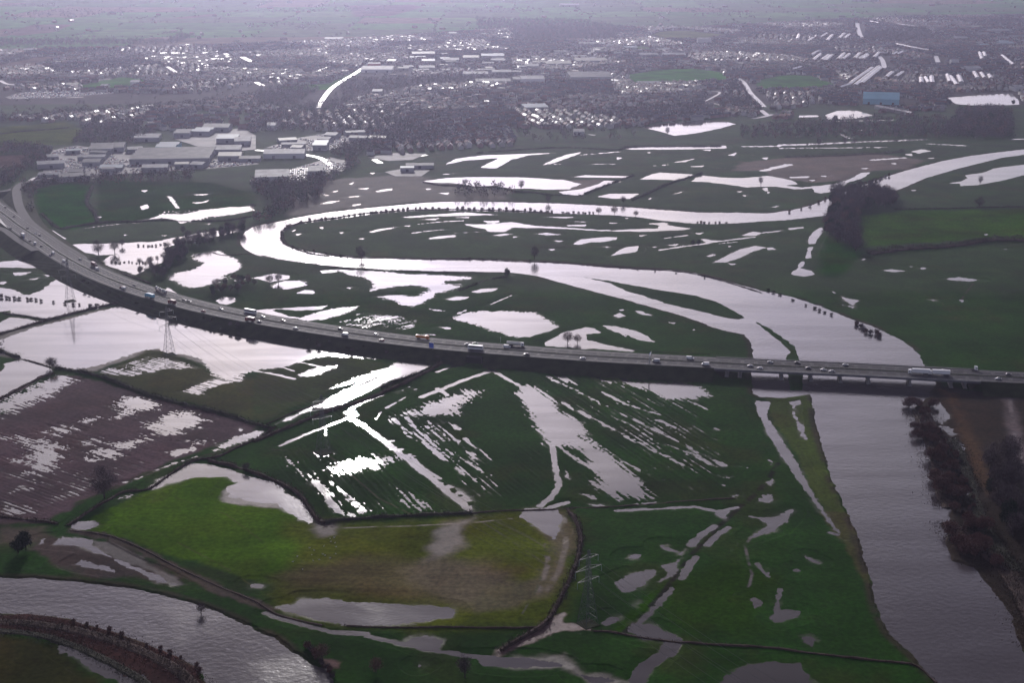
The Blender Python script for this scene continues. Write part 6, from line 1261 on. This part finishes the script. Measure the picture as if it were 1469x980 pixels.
for kind, u, v, s, c, lab in [
 ('van', 50, 349, -1, 'white', 'white van behind the white box lorry at the far left'), ('car', 43, 345, -1, 'grey', 'grey car between the white box lorry and a white van'), ('car', 59, 352.5, -1, 'black', 'dark car just right of the white van at the far left'),
 ('van', 76, 363, -1, 'white', 'white van in the near carriageway above the flood patch at the left'), ('car', 72, 366, -1, 'darkblue', 'dark car beside the white van above the flood patch at the left'), ('van', 91.5, 374.5, -1, 'white', 'white van in the near carriageway just left of the tall pylon'),
 ('car', 96, 378, -1, 'silver', 'silver car behind the white van at the tall pylon'), ('car', 115, 371.5, 1, 'silver', 'silver car in the far carriageway right of the tall pylon'), ('van', 139.5, 386, 1, 'white', 'white van close behind the brown red covered lorry'),
 ('van', 177.5, 413.5, -1, 'white', 'white van in the near carriageway left of the light blue lorry'), ('car', 174, 412, -1, 'red', 'red car directly ahead of the white van left of the light blue lorry'), ('car', 192, 409, 1, 'black', 'dark car in the far carriageway left of the car transporter'),
 ('car', 261, 431, 1, 'black', 'black car in the far carriageway right of the car transporter'), ('car', 270, 432.5, 1, 'grey', 'grey car in the far carriageway following the black one'), ('car', 314.5, 443.5, 1, 'silver', 'silver car in the far carriageway left of the white coach'),
 ('car', 291.5, 446, -1, 'red', 'red car in the near carriageway below the silver car'), ('car', 377, 454, 1, 'white', 'white car just behind the far white coach'), ('car', 371.5, 461, -1, 'darkblue', 'dark blue car just behind the red lorry below the coach'),
 ('car', 404, 460.5, 1, 'darkred', 'dark red car in the far carriageway right of the coach'), ('car', 424, 470.5, -1, 'white', 'white car in the near carriageway right of the dark blue car'), ('car', 488.5, 471.5, 1, 'black', 'black car in the far carriageway above a white van'),
 ('van', 494.5, 480, -1, 'white', 'white van in the near carriageway halfway along the flooded field'), ('car', 539.5, 479.5, 1, 'silver', 'silver car in the far carriageway left of the orange lorry'), ('car', 547.5, 487.5, -1, 'red', 'red and white car in the near carriageway left of the orange lorry'),
 ('car', 670, 494.5, 1, 'darkblue', 'dark blue car half hidden behind the white coach'), ('car', 682, 492.5, 1, 'green', 'pale green car behind the white coach'), ('van', 727.5, 497.5, 1, 'white', 'white van beside the tail of the tanker lorry'),
 ('car', 755.5, 508, -1, 'black', 'dark car in the near carriageway right of the tanker lorry'), ('car', 836, 513.5, -1, 'white', 'white car alone in the near carriageway below the flooded meadow'), ('van', 941, 517.5, -1, 'silver', 'silver van directly right of the gantry'),
 ('van', 990, 514, 1, 'white', 'white van in the far carriageway left of the bridge'), ('van', 1012, 522.5, -1, 'white', 'white van in the near carriageway at the left bridge end'), ('car', 1076, 524.5, -1, 'silver', 'silver car on the bridge over the left channel, front of a pair'),
 ('car', 1090, 527.8, -1, 'white', 'white car on the bridge over the left channel, rear of a pair'), ('car', 1105, 519.3, 1, 'silver', 'silver car on the far side of the bridge at the small island'), ('car', 1144, 520, 1, 'black', 'black car on the far side of the bridge over the small island'),
 ('car', 1159, 527.5, -1, 'grey', 'grey car on the near side of the bridge over the main river'), ('car', 1181, 530, -1, 'white', 'white car on the near side of the bridge, ahead of another white car'), ('car', 1193, 532.3, -1, 'silver', 'pale car in the outer lane of the bridge close behind a white car'),
 ('car', 1213, 523, 1, 'white', 'white car on the far side of the bridge over the main river'), ('car', 1355, 531, 1, 'black', 'black car just behind the two white lorries on the far side'), ('car', 1432, 543, -1, 'silver', 'silver car in the near carriageway right of the bridge'),
 ('car', 1447, 537, 1, 'black', 'dark car in the far carriageway at the right edge'), ('car', 20, 310, 1, 'grey', 'grey car in the far carriageway at the top left of the curve'), ('car', 8, 297, 1, 'black', 'dark car at the very top left of the curve'), ('car', 14, 327.5, -1, 'black', 'dark car in the near carriageway above the blue sign'),
 ('car', 38, 327, 1, 'black', 'dark car in the far carriageway below the slip road merge'), ('car', 50, 334, 1, 'white', 'white car in the far carriageway below the slip road merge'), ('car', 57, 337, 1, 'grey', 'grey car following the white car below the slip road merge')]:
    put(kind, u, v, s, lab, col=c)

# ------------------------------------------------------------------ signs and gantry
def roadside(u, v, z=None):
    x, y = W(u, v, ZR if z is None else z); i = int(np.argmin(np.hypot(MW[:, 0] - x, MW[:, 1] - y))); d = MD[i] if MD[i][0] > 0 else -MD[i]; return x, y, d
def board_sign(u, v, wd, h, label, side=-1):
    x, y, d = roadside(u, v); n = np.array([-d[1], d[0]]); i = int(np.argmin(np.hypot(MW[:, 0] - x, MW[:, 1] - y)))
    q = MW[i] + n * side * (HW + 1.6); g = thing('road_sign', (q[0], q[1], ZR - .8), math.atan2(d[1], d[0]) + R(80), label, 'sign')
    for s in (-1, 1): MB().bar((0, s * wd * .32, -.5), (0, s * wd * .32, 1.8 + h), .12, 6).build('post', M['steel'], g)
    o = MB().box((-.12, 0, 1.8 + h / 2), (.1, wd, h)).build('panel', M['blue_sign'], g)
    b = MB()
    for s in (-1, 1): b.box((-.19, s * (wd / 2 - .08), 1.8 + h / 2), (.03, .1, h - .1))
    for zz in (1.9, 1.7 + h): b.box((-.19, 0, zz), (.03, wd - .3, .1))
    b.build('border', M['clad_white'], o); return g
board_sign(629, 501, 4.6, 4.8, 'blue motorway sign on the near verge left of the coach and underpass')
board_sign(19, 347, 5.2, 5.2, 'blue motorway sign on the near verge at the far left')
x, y, d = roadside(928, 519.5); g = thing('sign_gantry', (x, y, ZR - .3), math.atan2(d[1], d[0]), 'pale cantilever gantry with a blue sign reaching over the near carriageway', 'gantry')
i = int(np.argmin(np.hypot(MW[:, 0] - x, MW[:, 1] - y))); n = np.array([-MD[i][1], MD[i][0]]); n = n if n[1] > 0 else -n; q = MW[i] - n * (HW - .3); g.location = (q[0], q[1], ZR - .1)
b = MB(); b.bar((0, 0, 0), (0, 0, 7.6), .34, 8, 0, .26); b.build('mast', M['clad_white'], g)
b = MB(); b.bar((0, 0, 7.4), (.4, 11.5, 7.9), .26, 6, 0, .18); b.bar((0, 0, 6.2), (.4, 10, 7.5), .12, 4); b.build('arm', M['clad_white'], g)
MB().box((-.35, 7.6, 6.3), (.3, 5.4, 2.5)).build('sign_panel', M['blue_sign'], g)
for u, v, lab in [(718, 488, 'slim pale marker post on the far verge left of the farm track'),]:
    x, y = W(u, v, ZR - 1); g = thing('marker_post', (x, y, ZR - 3), 0, lab, 'post'); MB().bar((0, 0, 0), (0, 0, 4.5), .14, 6).build('shaft', M['clad_white'], g); MB().box((0, -.1, 4.0), (.9, .08, 1.0)).build('plate', M['clad_white'], g)
MB_ = None

# ------------------------------------------------------------------ pylons and cables
def pylon_mesh(Hh):
    b = MB(); W0, W1, W2 = Hh * .095, Hh * .03, Hh * .012; zb = Hh * .56
    def wid(z): return W0 + (W1 - W0) * (z / zb) if z < zb else W1 + (W2 - W1) * ((z - zb) / (Hh - zb))
    lv = [0, .10, .20, .30, .39, .48, .56, .63, .70, .77, .84, .91, 1.0]
    for a, c in zip(lv[:-1], lv[1:]):
        z0, z1 = a * Hh, c * Hh; w0, w1 = wid(z0), wid(z1); q0 = [(-w0, -w0), (w0, -w0), (w0, w0), (-w0, w0)]; q1 = [(-w1, -w1), (w1, -w1), (w1, w1), (-w1, w1)]
        for k in range(4):
            l = (k + 1) % 4; rr = .13 if z0 < zb else .10
            b.bar((*q0[k], z0), (*q1[k], z1), rr, 4); b.bar((*q0[k], z0), (*q1[l], z1), .06, 3); b.bar((*q0[l], z0), (*q1[k], z1), .06, 3); b.bar((*q1[k], z1), (*q1[l], z1), .06, 3)
    return b
def pylon(u, v, label, Hh=42):
    x, y = pt(u, v); g = thing('electricity_pylon', (x, y, max(gz(x, y), 0) - .2), PAZ, label, 'pylon', 'pylons of the power line')
    pylon_mesh(Hh).build('tower', M['steel'], g)
    for zf, L in ((.60, .165), (.75, .20), (.90, .145)):
        b = MB(); z = Hh * zf; l = Hh * L
        for s in (-1, 1):
            for o in (-.5, .5): b.bar((0, o, z), (s * l, 0, z + .3), .09, 4); b.bar((0, o * .6, z + 2.2), (s * l, 0, z + .4), .07, 4)
            for q in (.3, .6): b.bar((s * l * q, 0, z), (s * l * q, 0, z + 2.2 * (1 - q) + .3), .05, 3)
        b.build('cross_arm', M['steel'], g)
        for s in (-1, 1): MB().bar((s * l, 0, z + .2), (s * l, 0, z - 3.2), .12, 6).build('insulator', M['glasspale'], g)
    MB().box((0, 0, .2), (Hh * .24, Hh * .24, .5), 0, .9).build('footing', M['verge'], g)
    return g, Hh
M['glasspale'] = mat('insulator_glass', (.35, .42, .42), .2)
pp = [(-330, 352), (101, 432), (243, 509), (464, 650), (843, 897), (1500, 1330)]
P2 = [np.array(pt(u, v)) for u, v in pp]
dv = P2[4] - P2[2]; PAZ = math.atan2(dv[1], dv[0]) + math.pi / 2
for (u, v), lab in zip(pp[1:5], ['lattice pylon standing in the flood left of the motorway curve', 'lattice pylon on a small mound in the flooded pylon field', 'dark lattice pylon in the flooded meadow below the bright strip of flood', 'tall dark lattice pylon beside the round hedge at the bottom']): pylon(u, v, lab)
ends = [np.array([*p, 0.]) for p in P2]; cx_ = np.array([math.cos(PAZ), math.sin(PAZ), 0]); M['cable'] = mat('cable', (.16, .16, .17), .5)
for k in range(len(ends) - 1):
    for zf, L in ((.60, .165), (.75, .20), (.90, .145)):
        for s in (-1, 1):
            a = ends[k] + cx_ * s * 42 * L + np.array([0, 0, 42 * zf - 3.2]); c = ends[k + 1] + cx_ * s * 42 * L + np.array([0, 0, 42 * zf - 3.2]); b = MB(); prev = None
            for q in range(17):
                t_ = q / 16; p = a + (c - a) * t_; p[2] -= 7 * 4 * t_ * (1 - t_)
                if prev is not None: b.bar(prev - a, p - a, .05, 3)
                prev = p.copy()
            o = b.build('power_cable', M['cable'], None); o.location = a
            tag(o, ('lower', 'middle', 'upper')[(.60, .75, .90).index(zf)] + (' left' if s < 0 else ' right') + ' cable of the power line, ' + ('beyond the motorway curve', 'crossing the motorway curve', 'above the pylon field and ditch', 'above the furrowed meadow', 'leaving the bottom pylon')[k], 'cable', 'cables of the power line')

# swans and gulls resting on the olive field: white specks
sw = MB(); sw.add([(-.55, 0, .25), (0, -.24, .1), (.5, 0, .2), (0, .24, .1), (-.1, 0, .55), (.45, -.04, .75), (.62, 0, .7), (.45, .04, .75)], [(0, 1, 4), (1, 2, 4), (2, 3, 4), (3, 0, 4), (0, 3, 2, 1), (2, 5, 6), (2, 6, 7), (2, 7, 5)])
swan = sw.build('swan', M['clad_white']); swan['category'] = 'swan'
for x, y in scatter(T(1,3,'150,300 350,160 480,140 520,220 480,270 300,330 200,360'), 7, .5, 60): place(swan, (x, y, gz(x, y)), random.uniform(0, 6), 1.25, 'white swan resting on the olive field', 'swans on the olive field')

# ------------------------------------------------------------------ haze
hz = bpy.data.materials.new('haze'); hz.use_nodes = True; t = hz.node_tree; t.nodes.clear()
o_ = N(t, 'ShaderNodeOutputMaterial'); pv = N(t, 'ShaderNodeVolumePrincipled'); pv.inputs['Color'].default_value = (.68, .71, 1.0, 1); pv.inputs['Density'].default_value = HAZE; pv.inputs['Anisotropy'].default_value = .83
t.links.new(pv.outputs[0], o_.inputs['Volume'])
hb = MB().box((0, 30000, 180), (90000, 62000, 374)).build('haze', hz); tag(hb, None, None, None, 'stuff')
